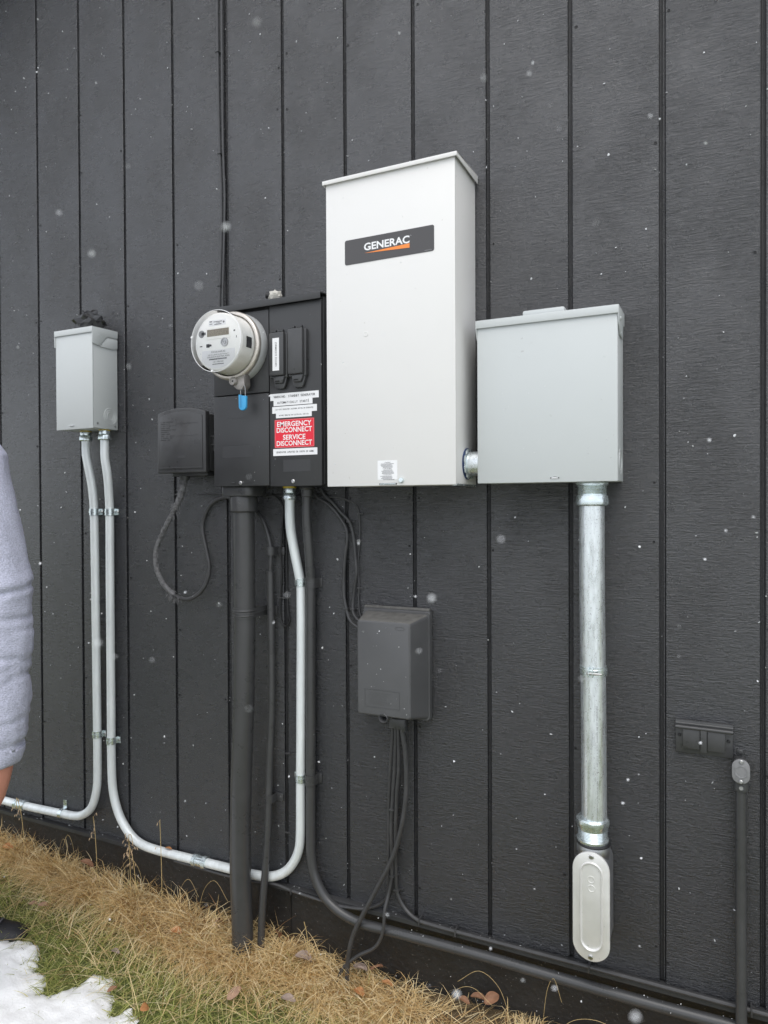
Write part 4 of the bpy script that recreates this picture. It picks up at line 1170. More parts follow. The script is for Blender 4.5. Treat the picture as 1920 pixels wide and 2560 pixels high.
pi_ = [(0.609 + 0.0118 * math.cos(a), 1.0845 + 0.0038 * math.sin(a)) for a in np.linspace(0, 2 * math.pi, 25)[:-1]]
V_ = [(x, ye - 0.0006, z) for x, z in pr] + [(x, ye - 0.0006, z) for x, z in pi_] + [(x, ye + 0.0002, z) for x, z in pr] + [(x, ye + 0.0002, z) for x, z in pi_]
F_ = []
for i in range(24):
    j = (i + 1) % 24
    F_ += [(i, j, 24 + j, 24 + i), (i, j, 48 + j, 48 + i), (24 + i, 24 + j, 72 + j, 72 + i)]
part(cvr, 'embossed_oval', (V_, F_), 'box_pvc')
part(cvr, 'lock_sleeve', glathe([(0.0, 0.0118), (0.075, 0.0122), (0.076, 0.0112), (0.074, 0.0102), (0.03, 0.0098), (0.03, 0.001)], (0.5615, -0.024, 0.8525), (0, -1, 0), 28, cap=False), 'box_pvc')
part(cvr, 'sleeve_bottom', glathe([(0.0, 0.0098), (0.001, 0.0098)], (0.5615, -0.055, 0.8525), (0, -1, 0), 24), 'dark_hole')
part(t, 'cable_gland', merge(gbox((0.556, -0.052, 0.812), (0.600, -0.022, 0.840), 0.003), gbox((0.588, -0.05, 0.806), (0.602, -0.03, 0.84), 0.003)), 'dark_pvc')

ce = [(0.563, -0.038, 0.825), (0.559, -0.034, 0.804), (0.548, -0.025, 0.708), (0.539, -0.016, 0.595), (0.535, -0.012, 0.437), (0.533, -0.011, 0.356), (0.518, -0.011, 0.325), (0.470, -0.018, 0.299), (0.400, -0.021, 0.2885), (0.374, -0.021, 0.288), (0.313, -0.021, 0.290), (0.230, -0.021, 0.2945), (0.178, -0.021, 0.300), (0.053, -0.021, 0.287), (-0.2, -0.020, 0.288)]
cable('ground_cable', ce, 0.0045, 'leftmost cable under the grey plastic box, turning left along the drip edge', 'cables under the grey plastic box', clips=((0.232, -0.021, 0.2945, 'x'),))
cf = [(0.572, -0.038, 0.825), (0.568, -0.034, 0.805), (0.561, -0.026, 0.709), (0.552, -0.022, 0.614), (0.546, -0.018, 0.535), (0.5475, -0.018, 0.411), (0.540, -0.024, 0.358), (0.5365, -0.040, 0.322), (0.533, -0.046, 0.266), (0.511, -0.047, 0.221), (0.457, -0.049, 0.182), (0.41, -0.05, 0.13), (0.38, -0.05, 0.02)]
cable('ground_cable', cf, 0.0046, 'cable under the grey plastic box hooking over the conduit into the grass', 'cables under the grey plastic box', clips=((0.5495, -0.020, 0.585, 'z'), (0.5475, -0.018, 0.405, 'z')))
cg = [(0.580, -0.038, 0.825), (0.576, -0.034, 0.806), (0.572, -0.024, 0.701), (0.564, -0.020, 0.631), (0.557, -0.014, 0.505), (0.556, -0.010, 0.395), (0.562, -0.010, 0.352), (0.587, -0.012, 0.319), (0.622, -0.019, 0.306), (0.662, -0.020, 0.3035), (0.724, -0.020, 0.303), (0.895, -0.020, 0.3035), (1.062, -0.020, 0.304), (1.225, -0.020, 0.304), (1.366, -0.020, 0.304), (1.9, -0.020, 0.304)]
cable('ground_cable', cg, 0.0050, 'cable curving right from under the grey plastic box along the drip edge', 'cables under the grey plastic box', clips=((0.5585, -0.010, 0.366, 'z'), (0.628, -0.019, 0.3055, 'x'), (0.728, -0.020, 0.303, 'x'), (1.06, -0.020, 0.304, 'x'), (1.40, -0.020, 0.304, 'x')))
ch = [(0.590, -0.040, 0.825), (0.588, -0.038, 0.809), (0.595, -0.034, 0.749), (0.597, -0.031, 0.672), (0.591, -0.032, 0.595), (0.575, -0.036, 0.517), (0.553, -0.039, 0.453), (0.510, -0.043, 0.367), (0.469, -0.047, 0.287), (0.449, -0.049, 0.245), (0.435, -0.050, 0.196), (0.428, -0.050, 0.138), (0.425, -0.05, 0.0)]
cable('ground_cable', ch, 0.0064, 'thickest cable under the grey plastic box, bowing right then crossing down to the grass', 'cables under the grey plastic box')

# ------------------------------------------------------------------ outlet cover and small fitting at the right
t = thing('outlet_cover', (1.307, 0, 0.84), 'charcoal painted double outlet cover with two flip lids', 'outlet')
part(t, 'plate', gbox((1.2490, -0.008, 0.8395), (1.3645, -0.0005, 0.9095), 0.0012), 'dark_pvc')
part(t, 'hood', merge(gbox((1.2485, -0.0145, 0.8965), (1.3650, -0.001, 0.9135), 0.0015), glathe([(0, 0.0042), (0.1155, 0.0042)], (1.249, -0.0165, 0.8985), (1, 0, 0), 14), glathe([(0, 0.0032), (0.1155, 0.0032)], (1.249, -0.0125, 0.9062), (1, 0, 0), 12)), 'dark_pvc')
part(t, 'flip_lid', gbox((1.2635, -0.0165, 0.8515), (1.2990, -0.0075, 0.8955), 0.0016), 'dark_pvc')
part(t, 'flip_lid', gbox((1.3135, -0.0165, 0.8515), (1.3488, -0.0075, 0.8955), 0.0016), 'dark_pvc')
part(t, 'centre_bar', gbox((1.2997, -0.0195, 0.8470), (1.3128, -0.0075, 0.9030), 0.0014), 'dark_pvc')
part(t, 'plate_screw', screw((1.2565, -0.008, 0.8785), 0.0036), 'black_rubber')
part(t, 'plate_screw', screw((1.3560, -0.008, 0.8765), 0.0036), 'black_rubber')

lx, lz = 1.3790, 0.8258
t = thing('small_pulling_elbow', (lx, 0, 0.2), 'thin charcoal pipe topped by a small pale oval elbow cover below the outlet', 'conduit')
part(t, 'pipe', gtube([(1.3800, -0.020, 0.80), (1.3800, -0.020, 0.5), (1.3800, -0.0385, 0.31), (1.3800, -0.0445, 0.26), (1.3800, -0.0445, -0.05)], 0.0112, 22), 'dark_pvc')
eb = part(t, 'elbow_body', merge(gprism(stadium(lx, lz - 0.004, 0.0325, 0.052), 'y', -0.0395, -0.002, 0.002), glathe([(0, 0.0150), (0.022, 0.0155), (0.026, 0.0160), (0.030, 0.0152), (0.0305, 0.0113)], (1.380, -0.0205, 0.8085), (0, 0, -1), 26)), 'dark_pvc')
part(eb, 'oval_cover', gprism(stadium(lx, lz, 0.0345, 0.0525), 'y', -0.0450, -0.0400, 0.0010), 'lb_face')
part(eb, 'cover_dish', glathe([(0, 0.0130), (0.0012, 0.0128), (0.0012, 0.0112), (0.0004, 0.0106)], (lx, -0.0450, lz - 0.0005), (0, -1, 0), 28), 'lb_face')
part(eb, 'cover_screw', screw((lx + 0.0005, -0.0450, lz + 0.0215), 0.0042), 'steel')
part(eb, 'cover_screw', screw((lx, -0.0450, lz - 0.0215), 0.0042), 'steel')
part(eb, 'set_screw', glathe([(0, 0.0042), (0.003, 0.0042), (0.003, 0.0022), (0.0012, 0.002)], (1.3795, -0.0355, 0.788), (0, -1, 0), 14), 'steel')
part(eb, 'mounting_ear', merge(gbox((lx - 0.006, -0.006, lz + 0.024), (lx + 0.006, -0.001, lz + 0.036), 0.0015), screw((lx, -0.006, lz + 0.031), 0.0042)), 'dark_pvc')

# ------------------------------------------------------------------ snow patch on the lawn
SP = [(-0.640, -0.295), (-0.580, -0.277), (-0.506, -0.276), (-0.451, -0.289), (-0.454, -0.328), (-0.361, -0.357), (-0.322, -0.393), (-0.293, -0.398), (-0.271, -0.356), (-0.244, -0.303), (-0.195, -0.287), (-0.138, -0.320), (-0.100, -0.366), (-0.056, -0.346), (-0.017, -0.359),
      (0.02, -0.45), (-0.05, -0.62), (-0.2, -0.75), (-0.15, -0.95), (-0.45, -1.15), (-0.9, -1.2), (-1.3, -1.05), (-1.35, -0.75), (-1.1, -0.55), (-0.95, -0.40), (-0.75, -0.36)]
SPA = np.array(SP)


def seg_dist(px, py):
    best = np.full(px.shape, 9.0)
    inside = np.zeros(px.shape, bool)
    n = len(SPA)
    for i in range(n):
        ax, ay = SPA[i]; bx_, by_ = SPA[(i + 1) % n]
        dx, dy = bx_ - ax, by_ - ay
        s = np.clip(((px - ax) * dx + (py - ay) * dy) / (dx * dx + dy * dy), 0, 1)
        best = np.minimum(best, np.hypot(px - ax - s * dx, py - ay - s * dy))
        cond = ((ay > py) != (by_ > py)) & (px < (bx_ - ax) * (py - ay) / (by_ - ay + 1e-12) + ax)
        inside ^= cond
    return np.where(inside, best, -best)


sxs = np.arange(-1.4, 0.06, 0.009)
sys_ = np.arange(-1.24, -0.25, 0.009)
SX, SY = np.meshgrid(sxs, sys_)
dist = seg_dist(SX, SY)
nz = np.array([mn.noise(Vector((a * 22, b * 22, 0.3))) + 0.6 * mn.noise(Vector((a * 60, b * 60, 1.3))) for a, b in zip(SX.ravel(), SY.ravel())]).reshape(SX.shape)
n2 = np.array([mn.noise(Vector((a * 12, b * 12, 5.3))) for a, b in zip(SX.ravel(), SY.ravel())]).reshape(SX.shape)
dist = dist + 0.019 * nz
hgt = 0.005 + 0.020 * (1 - np.exp(-np.maximum(dist, 0) / 0.035)) + 0.0035 * nz + 0.006 * n2
SZ = zg(SX, SY) + np.where(dist > 0, hgt, -0.02)
ok = dist > -0.009
idx = -np.ones(SX.shape, int)
idx[ok] = np.arange(ok.sum())
sv_ = list(zip(SX[ok], SY[ok], SZ[ok]))
sf_ = []
for j in range(SX.shape[0] - 1):
    for i in range(SX.shape[1] - 1):
        q = (idx[j, i], idx[j, i + 1], idx[j + 1, i + 1], idx[j + 1, i])
        if min(q) >= 0:
            sf_.append(q)
solid('snow_patch', (sv_, sf_), 'snow', 'patch of melting wet snow on the lawn in the lower left', 'snow', kind='stuff', loc=(-0.5, -0.6, 0.05), angle=80)

# ------------------------------------------------------------------ grass
def blades(name, px, py, length, lean, az, width, droop, tint, m, label, zoff=0.0):
    n = len(px)
    T = np.array([0, 0.3, 0.6, 0.85, 1.0])
    z0 = zg(px, py) - 0.004 + zoff
    dx, dy = np.cos(az), np.sin(az)
    hx = np.cos(lean); vz = np.sin(lean)
    X = px[:, None] + dx[:, None] * (length * hx)[:, None] * T + dx[:, None] * (length * droop)[:, None] * 0.5 * T ** 2
    Y = py[:, None] + dy[:, None] * (length * hx)[:, None] * T + dy[:, None] * (length * droop)[:, None] * 0.5 * T ** 2
    Z = z0[:, None] + (length * vz)[:, None] * T - (length * droop)[:, None] * T ** 2.2 * 0.75
    Y = np.minimum(Y, 0.012)
    Z = np.maximum(Z, zg(X, Y) + 0.003 + 0.02 * rng.random((n, 1)) * T)
    wprof = np.array([1.0, 0.95, 0.75, 0.45, 0.0])
    wa = rng.uniform(0, 2 * np.pi, n)
    wx, wy = np.cos(wa)[:, None] * width[:, None] * wprof * 0.5, np.sin(wa)[:, None] * width[:, None] * wprof * 0.5
    # two edges per level, tip last
    V = np.empty((n, 9, 3))
    for l in range(4):
        V[:, 2 * l, 0] = X[:, l] - wx[:, l]; V[:, 2 * l, 1] = Y[:, l] - wy[:, l]; V[:, 2 * l, 2] = Z[:, l]
        V[:, 2 * l + 1, 0] = X[:, l] + wx[:, l]; V[:, 2 * l + 1, 1] = Y[:, l] + wy[:, l]; V[:, 2 * l + 1, 2] = Z[:, l]
    V[:, 8, 0] = X[:, 4]; V[:, 8, 1] = Y[:, 4]; V[:, 8, 2] = Z[:, 4]
    me = bpy.data.meshes.new(name)
    me.vertices.add(n * 9)
    me.vertices.foreach_set('co', V.reshape(-1))
    base = (np.arange(n) * 9)[:, None]
    quads = np.array([[0, 1, 3, 2], [2, 3, 5, 4], [4, 5, 7, 6]]).reshape(1, -1)
    li = np.concatenate([base + quads, base + np.array([[6, 7, 8]])], axis=1)
    me.loops.add(n * 15)
    me.loops.foreach_set('vertex_index', li.reshape(-1).astype(np.int32))
    me.polygons.add(n * 4)
    st = (np.arange(n) * 15)[:, None] + np.array([[0, 4, 8, 12]])
    me.polygons.foreach_set('loop_start', st.reshape(-1).astype(np.int32))
    me.update(calc_edges=True)
    at = me.attributes.new('tint', 'FLOAT', 'POINT')
    at.data.foreach_set('value', np.clip(np.repeat(tint, 9), 0, 1).astype(np.float32))
    me.polygons.foreach_set('use_smooth', [True] * len(me.polygons))
    me.materials.append(M[m])
    o = bpy.data.objects.new(name, me)
    C.objects.link(o)
    return tag(o, label, 'grass', kind='stuff')


def band_edge(x):
    return np.interp(x, [-1.6, -0.94, -0.60, -0.35, -0.22, 0.03, 0.19, 0.39, 0.52, 0.8, 1.1, 2], [-0.07, -0.08, -0.14, -0.135, -0.20, -0.18, -0.145, -0.14, -0.17, -0.28, -0.32, -0.3])


def patchy(px, py, f, s):
    return np.array([mn.noise(Vector((a * f, b * f, s))) for a, b in zip(px, py)])


# dry mat along the wall: tufts that flop the same way, with loose straws between
nt_ = 1150
tx = rng.uniform(-1.6, 1.7, nt_)
te = band_edge(tx) + 0.055
ty = -0.006 + te * rng.random(nt_) ** 0.8
keep = ~((tx > 0.62) & (ty > -0.045) & (rng.random(nt_) < 0.65))
tx, ty = tx[keep], ty[keep]
tx = np.concatenate([tx, rng.uniform(-0.06, 0.24, 90), rng.uniform(0.30, 0.56, 50)])   # thicker heap at the foot of the pipes and cables
ty = np.concatenate([ty, rng.uniform(-0.15, -0.085, 90), rng.uniform(-0.13, -0.06, 50)])
nt_ = len(tx)
taz = np.where(rng.random(nt_) < 0.7, rng.normal(-1.05, 0.8, nt_), rng.uniform(0, 2 * np.pi, nt_))
tl = rng.uniform(0.7, 1.25, nt_)
tt = rng.normal(0.55, 0.17, nt_)
per = 17
px = np.repeat(tx, per) + rng.normal(0, 0.013, nt_ * per)
py = np.minimum(np.repeat(ty, per) + rng.normal(0, 0.012, nt_ * per), 0.006)
az = np.repeat(taz, per) + rng.normal(0, 0.5, nt_ * per)
ln = np.repeat(tl, per) * rng.uniform(0.06, 0.15, nt_ * per)
tn = np.repeat(tt, per) + rng.normal(0, 0.2, nt_ * per)
n2_ = 5000
x2 = rng.uniform(-1.6, 1.7, n2_); y2 = -0.004 + (band_edge(x2) + 0.04) * rng.random(n2_)
k2 = ~((x2 > 0.62) & (y2 > -0.045) & (rng.random(n2_) < 0.6))
x2, y2 = x2[k2], y2[k2]; n2_ = len(x2)
px = np.concatenate([px, x2]); py = np.concatenate([py, y2])
az = np.concatenate([az, rng.uniform(0, 2 * np.pi, n2_)]); ln = np.concatenate([ln, rng.uniform(0.05, 0.17, n2_)]); tn = np.concatenate([tn, rng.normal(0.55, 0.3, n2_)])
n = len(px)
tall = np.interp(px, [-1.2, 0.0, 0.25, 0.45, 0.9, 1.3], [1.0, 0.95, 0.85, 0.75, 0.65, 0.6])
blades('dry_grass', px, py, ln * tall, rng.uniform(0.35, 1.25, n), az, rng.uniform(0.0014, 0.0030, n), rng.uniform(0.2, 0.85, n), tn, 'dry', 'matted straw-coloured dead grass along the foot of the wall')
# green lawn with straw mixed in
n = 70000
px = rng.uniform(-1.7, 1.5, n)
py = rng.uniform(-1.3, -0.03, n)
e = band_edge(px) + 0.075
sd = seg_dist(px, py)
pn = patchy(px, py, 9, 8.2)
keep = (rng.random(n) < np.clip((e + 0.05 + 0.05 * pn - py) / 0.09, 0.0, 1.0)) & ((sd < 0.004) | (rng.random(n) < np.where(sd < 0.045, 0.35, 0.05)))
px, py, pn = px[keep], py[keep], pn[keep]
n = len(px)
edge = np.clip((py - band_edge(px) + 0.08) / 0.16, 0, 1)
blades('lawn_grass', px, py, rng.uniform(0.03, 0.09, n), rng.uniform(0.3, 1.25, n), rng.uniform(0, 2 * np.pi, n), rng.uniform(0.0013, 0.0030, n), rng.uniform(0.2, 0.75, n), rng.normal(0.45, 0.26, n) + 0.22 * pn + 0.25 * edge, 'green', 'short bent green lawn grass in front of the straw')

# straws blown out over the lawn
n = 3800
px = rng.uniform(-1.5, 1.4, n)
py = band_edge(px) + 0.05 - np.abs(rng.normal(0, 0.13, n))
pn = patchy(px, py, 5, 3.1)
keep = (seg_dist(px, py) < 0.01) & (rng.random(n) < np.clip(0.45 + 1.3 * pn, 0.05, 1))
px, py = px[keep], py[keep]
n = len(px)
blades('loose_straw', px, py, rng.uniform(0.05, 0.14, n), rng.uniform(0.15, 0.8, n), rng.uniform(0, 2 * np.pi, n), rng.uniform(0.0013, 0.0026, n), rng.uniform(0.15, 0.6, n), rng.normal(0.6, 0.25, n), 'dry', 'loose pale straws scattered over the green lawn', zoff=0.015)

# seed stalks standing above the mat
def stalk(x, y, h, bend, heads, label, tip_drop=0.0):
    z0 = float(zg(x, y))
    t_ = thing('grass_stalk', (x, y, z0), label, 'grass stalk', 'dead seed stalks by the wall')
    top = (x + bend, y - 0.01, z0 + h)
    path = [(x, y, z0 - 0.01), (x + bend * 0.15, y, z0 + h * 0.4), (x + bend * 0.5, y - 0.005, z0 + h * 0.8), top]
    if tip_drop:
        path += [(x + bend * 1.4 + 0.008, y - 0.012, z0 + h + 0.004), (x + bend * 1.7 + 0.016, y - 0.014, z0 + h - tip_drop)]
    g = gtube(path, 0.0010, 5, 0.01)
    me_o = part(t_, 'stem', g, 'dry_stem')
    seeds = []
    for i in range(heads):
        s = i / max(1, heads - 1)
        zz = z0 + h * (0.72 + 0.28 * s)
        xx = x + bend * (0.4 + 0.6 * s)
        d = Vector((random.uniform(-1, 1), random.uniform(-0.7, 0.3), random.uniform(-0.6, 0.5))).normalized()
        a = Vector((xx, y - 0.006, zz)) 
        b = a + d * random.uniform(0.008, 0.022)
        c = b + Vector((d.x * 0.004, d.y * 0.004, -0.010))
        seeds.append(gtube([tuple(a), tuple(b), tuple(c)], 0.0004, 3, smooth=False))
        seeds.append(gtube([tuple(b), tuple(b.lerp(c, 0.4)), tuple(c)], 0.0016, 5, smooth=False, rfun=lambda q, an: 0.0016 * math.sin(math.pi * min(0.98, max(0.06, q)))))
    if seeds:
        part(t_, 'seed_head', merge(*seeds), 'dry_seed')


M['dry_stem'] = mat('dead_stem', (0.50, 0.37, 0.17), 0.7, vary=0.2, vscale=40)
M['dry_seed'] = mat('dead_seed_head', (0.55, 0.40, 0.25), 0.8, vary=0.2, vscale=90)
for a in ((-0.858, -0.04, 0.235, -0.022, 9, 'dead seed stalk standing before the coupling at the far left', 0.03),
          (-0.50, -0.05, 0.26, -0.004, 6, 'dead seed stalk just left of the long conduit bend', 0.0),
          (-0.345, -0.06, 0.245, 0.006, 14, 'bushiest dead seed stalk, in front of the long conduit bend', 0.02),
          (-0.325, -0.055, 0.20, -0.014, 10, 'shorter seed stalk leaning left under the long conduit bend', 0.0),
          (-0.225, -0.05, 0.31, 0.004, 2, 'tallest bare straw stalk left of the thick service pipe', 0.0),
          (0.035, -0.12, 0.15, 0.004, 6, 'short seed stalk against the thick service pipe', 0.012),
          (-0.43, -0.09, 0.13, -0.03, 9, 'low seed stalk in the straw below the conduit bend', 0.01),
          (0.30, -0.04, 0.14, -0.008, 0, 'thin bare stalk in front of the black foundation', 0.0)):
    stalk(*a)
# wild arching straws in front of the foundation
arcs = []
for x, y, h, b in ((0.20, -0.05, 0.10, 0.13), (0.33, -0.05, 0.07, 0.10), (0.70, -0.03, 0.09, 0.13), (0.95, -0.03, 0.16, 0.05), (0.97, -0.04, 0.10, 0.20), (0.88, -0.03, 0.13, -0.14), (1.02, -0.03, 0.07, 0.14), (-0.10, -0.04, 0.16, 0.13), (-0.18, -0.04, 0.14, 0.10), (-0.30, -0.04, 0.15, -0.10), (-0.7, -0.04, 0.14, 0.07), (-0.78, -0.03, 0.10, -0.10), (-0.62, -0.03, 0.15, -0.05), (0.42, -0.03, 0.08, 0.11)):
    z0 = float(zg(x, y))
    arcs.append(gtube([(x, y, z0), (x + b * 0.25, y, z0 + h * 0.75), (x + b * 0.6, y - 0.005, z0 + h), (x + b, y - 0.01, z0 + h * 0.7)], 0.0005, 4, 0.01))
solid('wild_straws', merge(*arcs), 'dry_stem', 'long single straws arching in front of the dark foundation', 'grass', kind='stuff')

# ------------------------------------------------------------------ fallen leaves
def leaf(x, y, dz, size, rot, curl, m, label, tilt=(0.0, 0.0), asp=0.6):
    size *= 0.68
    curl = curl * 1.2 + 0.25
    dz -= 0.010
    nu, nv = 10, 6
    V, F = [], []
    for i in range(nu + 1):
        s = i / nu
        w = asp * 0.5 * math.sin(math.pi * min(1, s * 0.97 + 0.02)) ** 0.75
        for j in range(nv + 1):
            q = j / nv * 2 - 1
            a = curl * q * w / 0.3
            u = Vector(((s - 0.5) * 1.0, math.sin(a) / max(curl, 0.01) * 0.3 if curl > 0.05 else q * w, (1 - math.cos(a)) * 0.3 / max(curl, 0.05) + 0.10 * math.sin(s * 3) + 0.03 * mn.noise(Vector((s * 5, q * 3, rot)))))
            V.append(u * size)
    for i in range(nu):
        for j in range(nv):
            F.append((i * (nv + 1) + j, i * (nv + 1) + j + 1, (i + 1) * (nv + 1) + j + 1, (i + 1) * (nv + 1) + j))
    from mathutils import Euler
    E_ = Euler((tilt[0], tilt[1], rot)).to_matrix()
    z0 = float(zg(x, min(y, 0))) + dz
    g = ([tuple(E_ @ v + Vector((x, y, z0))) for v in V], F)
    o = solid('fallen_leaf', g, m, label, 'leaf', 'fallen leaves', loc=(x, y, z0), angle=80)
    md = o.modifiers.new('thick', 'SOLIDIFY'); md.thickness = 0.0006
    return o


LV = [(-0.603, -0.170, 0.040, 0.050, 1.0, 0.6, 'leaf_pale', 'pale leaf in the lawn, right one of the pair above the snow', (0.5, 0.3), 0.5),
      (-0.644, -0.175, 0.038, 0.042, 1.1, 0.6, 'leaf_pale', 'smaller pale leaf, left one of the pair above the snow', (0.6, 0.2), 0.45),
      (-0.140, -0.330, 0.040, 0.040, 0.9, 0.7, 'leaf', 'brown leaf at the edge of the snow patch', (0.4, -0.2), 0.5),
      (-0.010, -0.345, 0.042, 0.042, 1.4, 0.3, 'leaf_orange', 'small flat orange leaf on the lawn near the bottom edge', (0.5, 0.3), 0.9),
      (0.176, -0.215, 0.050, 0.066, 1.1, 0.7, 'leaf_pale', 'large dull brown leaf standing in the green grass', (0.7, -0.4), 0.55),
      (-0.237, -0.225, 0.040, 0.040, 0.2, 1.0, 'leaf_grey', 'greyish curled leaf in the lawn above the snow lobe', (0.3, 0.2), 0.7),
      (-0.105, -0.120, 0.060, 0.050, 0.5, 0.6, 'leaf_orange', 'orange-brown leaf sunk in the straw left of the service pipe', (0.4, 0.3), 0.8),
      (-0.010, -0.045, 0.055, 0.050, 1.6, 1.1, 'leaf', 'brown leaf tucked in the straw by the service pipe foot', (0.5, 0.6), 0.6),
      (0.190, -0.030, 0.065, 0.060, 1.9, 1.2, 'leaf', 'dark curled leaf upright against the foundation right of the pipes', (0.5, 0.9), 0.5),
      (0.290, -0.050, 0.050, 0.075, 0.4, 0.9, 'leaf_grey', 'greyish shrivelled leaf left of the cable ends', (0.3, 0.3), 0.7),
      (0.320, -0.175, 0.055, 0.060, 0.3, 0.5, 'leaf_grey', 'flat greyish leaf half hidden in green grass at the bottom', (0.2, 0.2), 0.6),
      (0.480, -0.080, 0.048, 0.050, -0.1, 0.5, 'leaf_orange', 'bright orange leaf fragment on the straw below the cables', (0.2, 0.2), 0.7),
      (0.455, -0.025, 0.055, 0.060, 0.4, 1.3, 'leaf_grey', 'pale crinkled leaf against the foundation beside the rolled leaf', (0.3, 0.3), 0.8),
      (0.500, -0.015, 0.058, 0.058, 0.9, 2.4, 'leaf', 'rolled up reddish brown leaf against the foundation', (0.2, 0.1), 0.95),
      (0.535, -0.020, 0.030, 0.050, 0.2, 0.8, 'leaf_orange', 'small orange leaf right below the rolled leaf', (0.3, 0.3), 0.5),
      (0.785, -0.010, 0.050, 0.060, 0.2, 1.4, 'leaf', 'curled brown leaf, middle of three by the foundation at the right', (0.3, 0.1), 0.6),
      (0.820, -0.012, 0.058, 0.062, 0.7, 0.5, 'leaf', 'triangular brown leaf, rightmost of three by the foundation', (0.6, -0.3), 0.8),
      (0.750, -0.020, 0.045, 0.046, 0.0, 0.9, 'leaf', 'small brown leaf, leftmost of three by the foundation', (0.4, 0.3), 0.6),
      (-0.930, -0.050, 0.065, 0.060, 0.4, 0.6, 'leaf_orange', 'orange leaf in the straw at the far left edge', (0.5, 0.2), 0.6),
      (-0.560, -0.035, 0.085, 0.070, 0.5, 1.2, 'leaf', 'dark reddish leaf in the straw under the left conduit bend', (0.5, 0.5), 0.5)]
for a in LV:
    leaf(*a)
o = leaf(-0.223, -0.020, 0.0, 0.040, 0.05, 0.6, 'leaf_orange', 'small orange leaf lying on top of the horizontal galvanized conduit', (0.1, 0.05), 0.35)
o.location.z = 0.3215

# ------------------------------------------------------------------ person at the left edge
HR = Vector((rx.x, rx.y, 0)).normalized()
HW = Vector((-rz.x, -rz.y, 0)).normalized()


def W(lx_, ly_, z):
    if z > 1.56 and ly_ > 1.75:
        lx_ -= 0.08
    p = Vector((CAM.x, CAM.y, 0)) + HR * lx_ + HW * ly_
    return Vector((p.x, p.y, z))


base = W(-1.22, 1.85, 0.05)
t = thing('person', tuple(base), 'person in a heather grey hooded sweatshirt standing at the left edge, arm hanging', 'person')


def skin_mesh(parent, name, verts, edges, radii, m, root=0, sub=2):
    me = bpy.data.meshes.new(name)
    rl = Vector(rootloc(parent))
    me.from_pydata([tuple(Vector(v) - rl) for v in verts], edges, [])
    o = bpy.data.objects.new(name, me)
    C.objects.link(o)
    md = o.modifiers.new('Skin', 'SKIN')
    md.use_smooth_shade = True
    for i, r_ in enumerate(radii):
        sv2 = me.skin_vertices[0].data[i]
        sv2.radius = r_ if isinstance(r_, tuple) else (r_, r_)
        sv2.use_root = (i == root)
    s = o.modifiers.new('Sub', 'SUBSURF'); s.levels = sub; s.render_levels = sub
    me.materials.append(M[m])
    o.parent = parent
    return o


# body: one continuous skinned figure, hips to head, both arms with hands, both legs
bv, be, br = [], [], []


def bvtx(p, r_, prev=None):
    bv.append(tuple(p)); br.append(r_)
    if prev is not None:
        be.append((prev, len(bv) - 1))
    return len(bv) - 1


pel = bvtx(W(-1.20, 1.86, 1.00), (0.08, 0.07))
wai = bvtx(W(-1.20, 1.86, 1.18), (0.09, 0.07), pel)
che = bvtx(W(-1.19, 1.85, 1.40), (0.10, 0.08), wai)
nk0 = bvtx(W(-1.16, 1.85, 1.60), (0.07, 0.07), che)
nk1 = bvtx(W(-1.14, 1.85, 1.68), 0.056, nk0)
hd0 = bvtx(W(-1.12, 1.85, 1.76), (0.078, 0.085), nk1)
hd1 = bvtx(W(-1.13, 1.85, 1.87), (0.080, 0.095), hd0)
sr = bvtx(W(-1.08, 1.68, 1.55), 0.035, che)
er = bvtx(W(-0.862, 1.555, 1.17), 0.043, sr)
fr1 = bvtx(W(-0.862, 1.55, 1.02), 0.040, er)
wr = bvtx(W(-0.858, 1.55, 0.835), (0.036, 0.036), fr1)
w2 = bvtx(W(-0.868, 1.55, 0.785), (0.034, 0.032), wr)
pm = bvtx(W(-0.902, 1.55, 0.735), (0.030, 0.040), w2)


def finger(root_i, pts, r0):
    pv = root_i
    for i, p in enumerate(pts):
        pv = bvtx(p, r0 * (1 - 0.13 * i), pv)


def hand(pm_i, c, sx, depth):
    for k, (o_, ln) in enumerate(((-0.030, 0.068), (-0.010, 0.078), (0.010, 0.074), (0.029, 0.060))):
        finger(pm_i, [W(c[0] + sx * 0.004 + o_ * 0.5 * sx, depth + o_, c[2] - 0.040), W(c[0] - 0.004 * sx + o_ * 0.5 * sx, depth + o_ * 1.1, c[2] - 0.040 - ln * 0.5), W(c[0] - 0.022 * sx + o_ * 0.5 * sx, depth + o_ * 1.1, c[2] - 0.040 - ln)], 0.0095)
    finger(pm_i, [W(c[0] + 0.020 * sx, depth - 0.030, c[2] + 0.012), W(c[0] + 0.030 * sx, depth - 0.042, c[2] - 0.025), W(c[0] + 0.026 * sx, depth - 0.040, c[2] - 0.050)], 0.0105)


hand(pm, (-0.902, 1.55, 0.735), 1, 1.55)
sl = bvtx(W(-1.22, 2.04, 1.555), 0.040, che)
el_ = bvtx(W(-1.28, 2.12, 1.24), 0.044, sl)
wl = bvtx(W(-1.22, 2.10, 0.97), 0.030, el_)
pml = bvtx(W(-1.20, 2.10, 0.88), (0.040, 0.017), wl)
hand(pml, (-1.20, 2.10, 0.88), 1, 2.10)
hr_ = bvtx(W(-1.20, 1.76, 0.90), 0.055, pel)
kr = bvtx(W(-1.17, 1.70, 0.54), 0.058, hr_)
ar = bvtx(W(-1.24, 1.64, 0.13), 0.040, kr)
hl = bvtx(W(-1.21, 1.96, 0.90), 0.055, pel)
kl = bvtx(W(-1.22, 2.06, 0.55), 0.058, hl)
al = bvtx(W(-1.32, 2.13, 0.15), 0.040, kl)
body = skin_mesh(t, 'body', bv, be, br, 'skin', 0, 2)

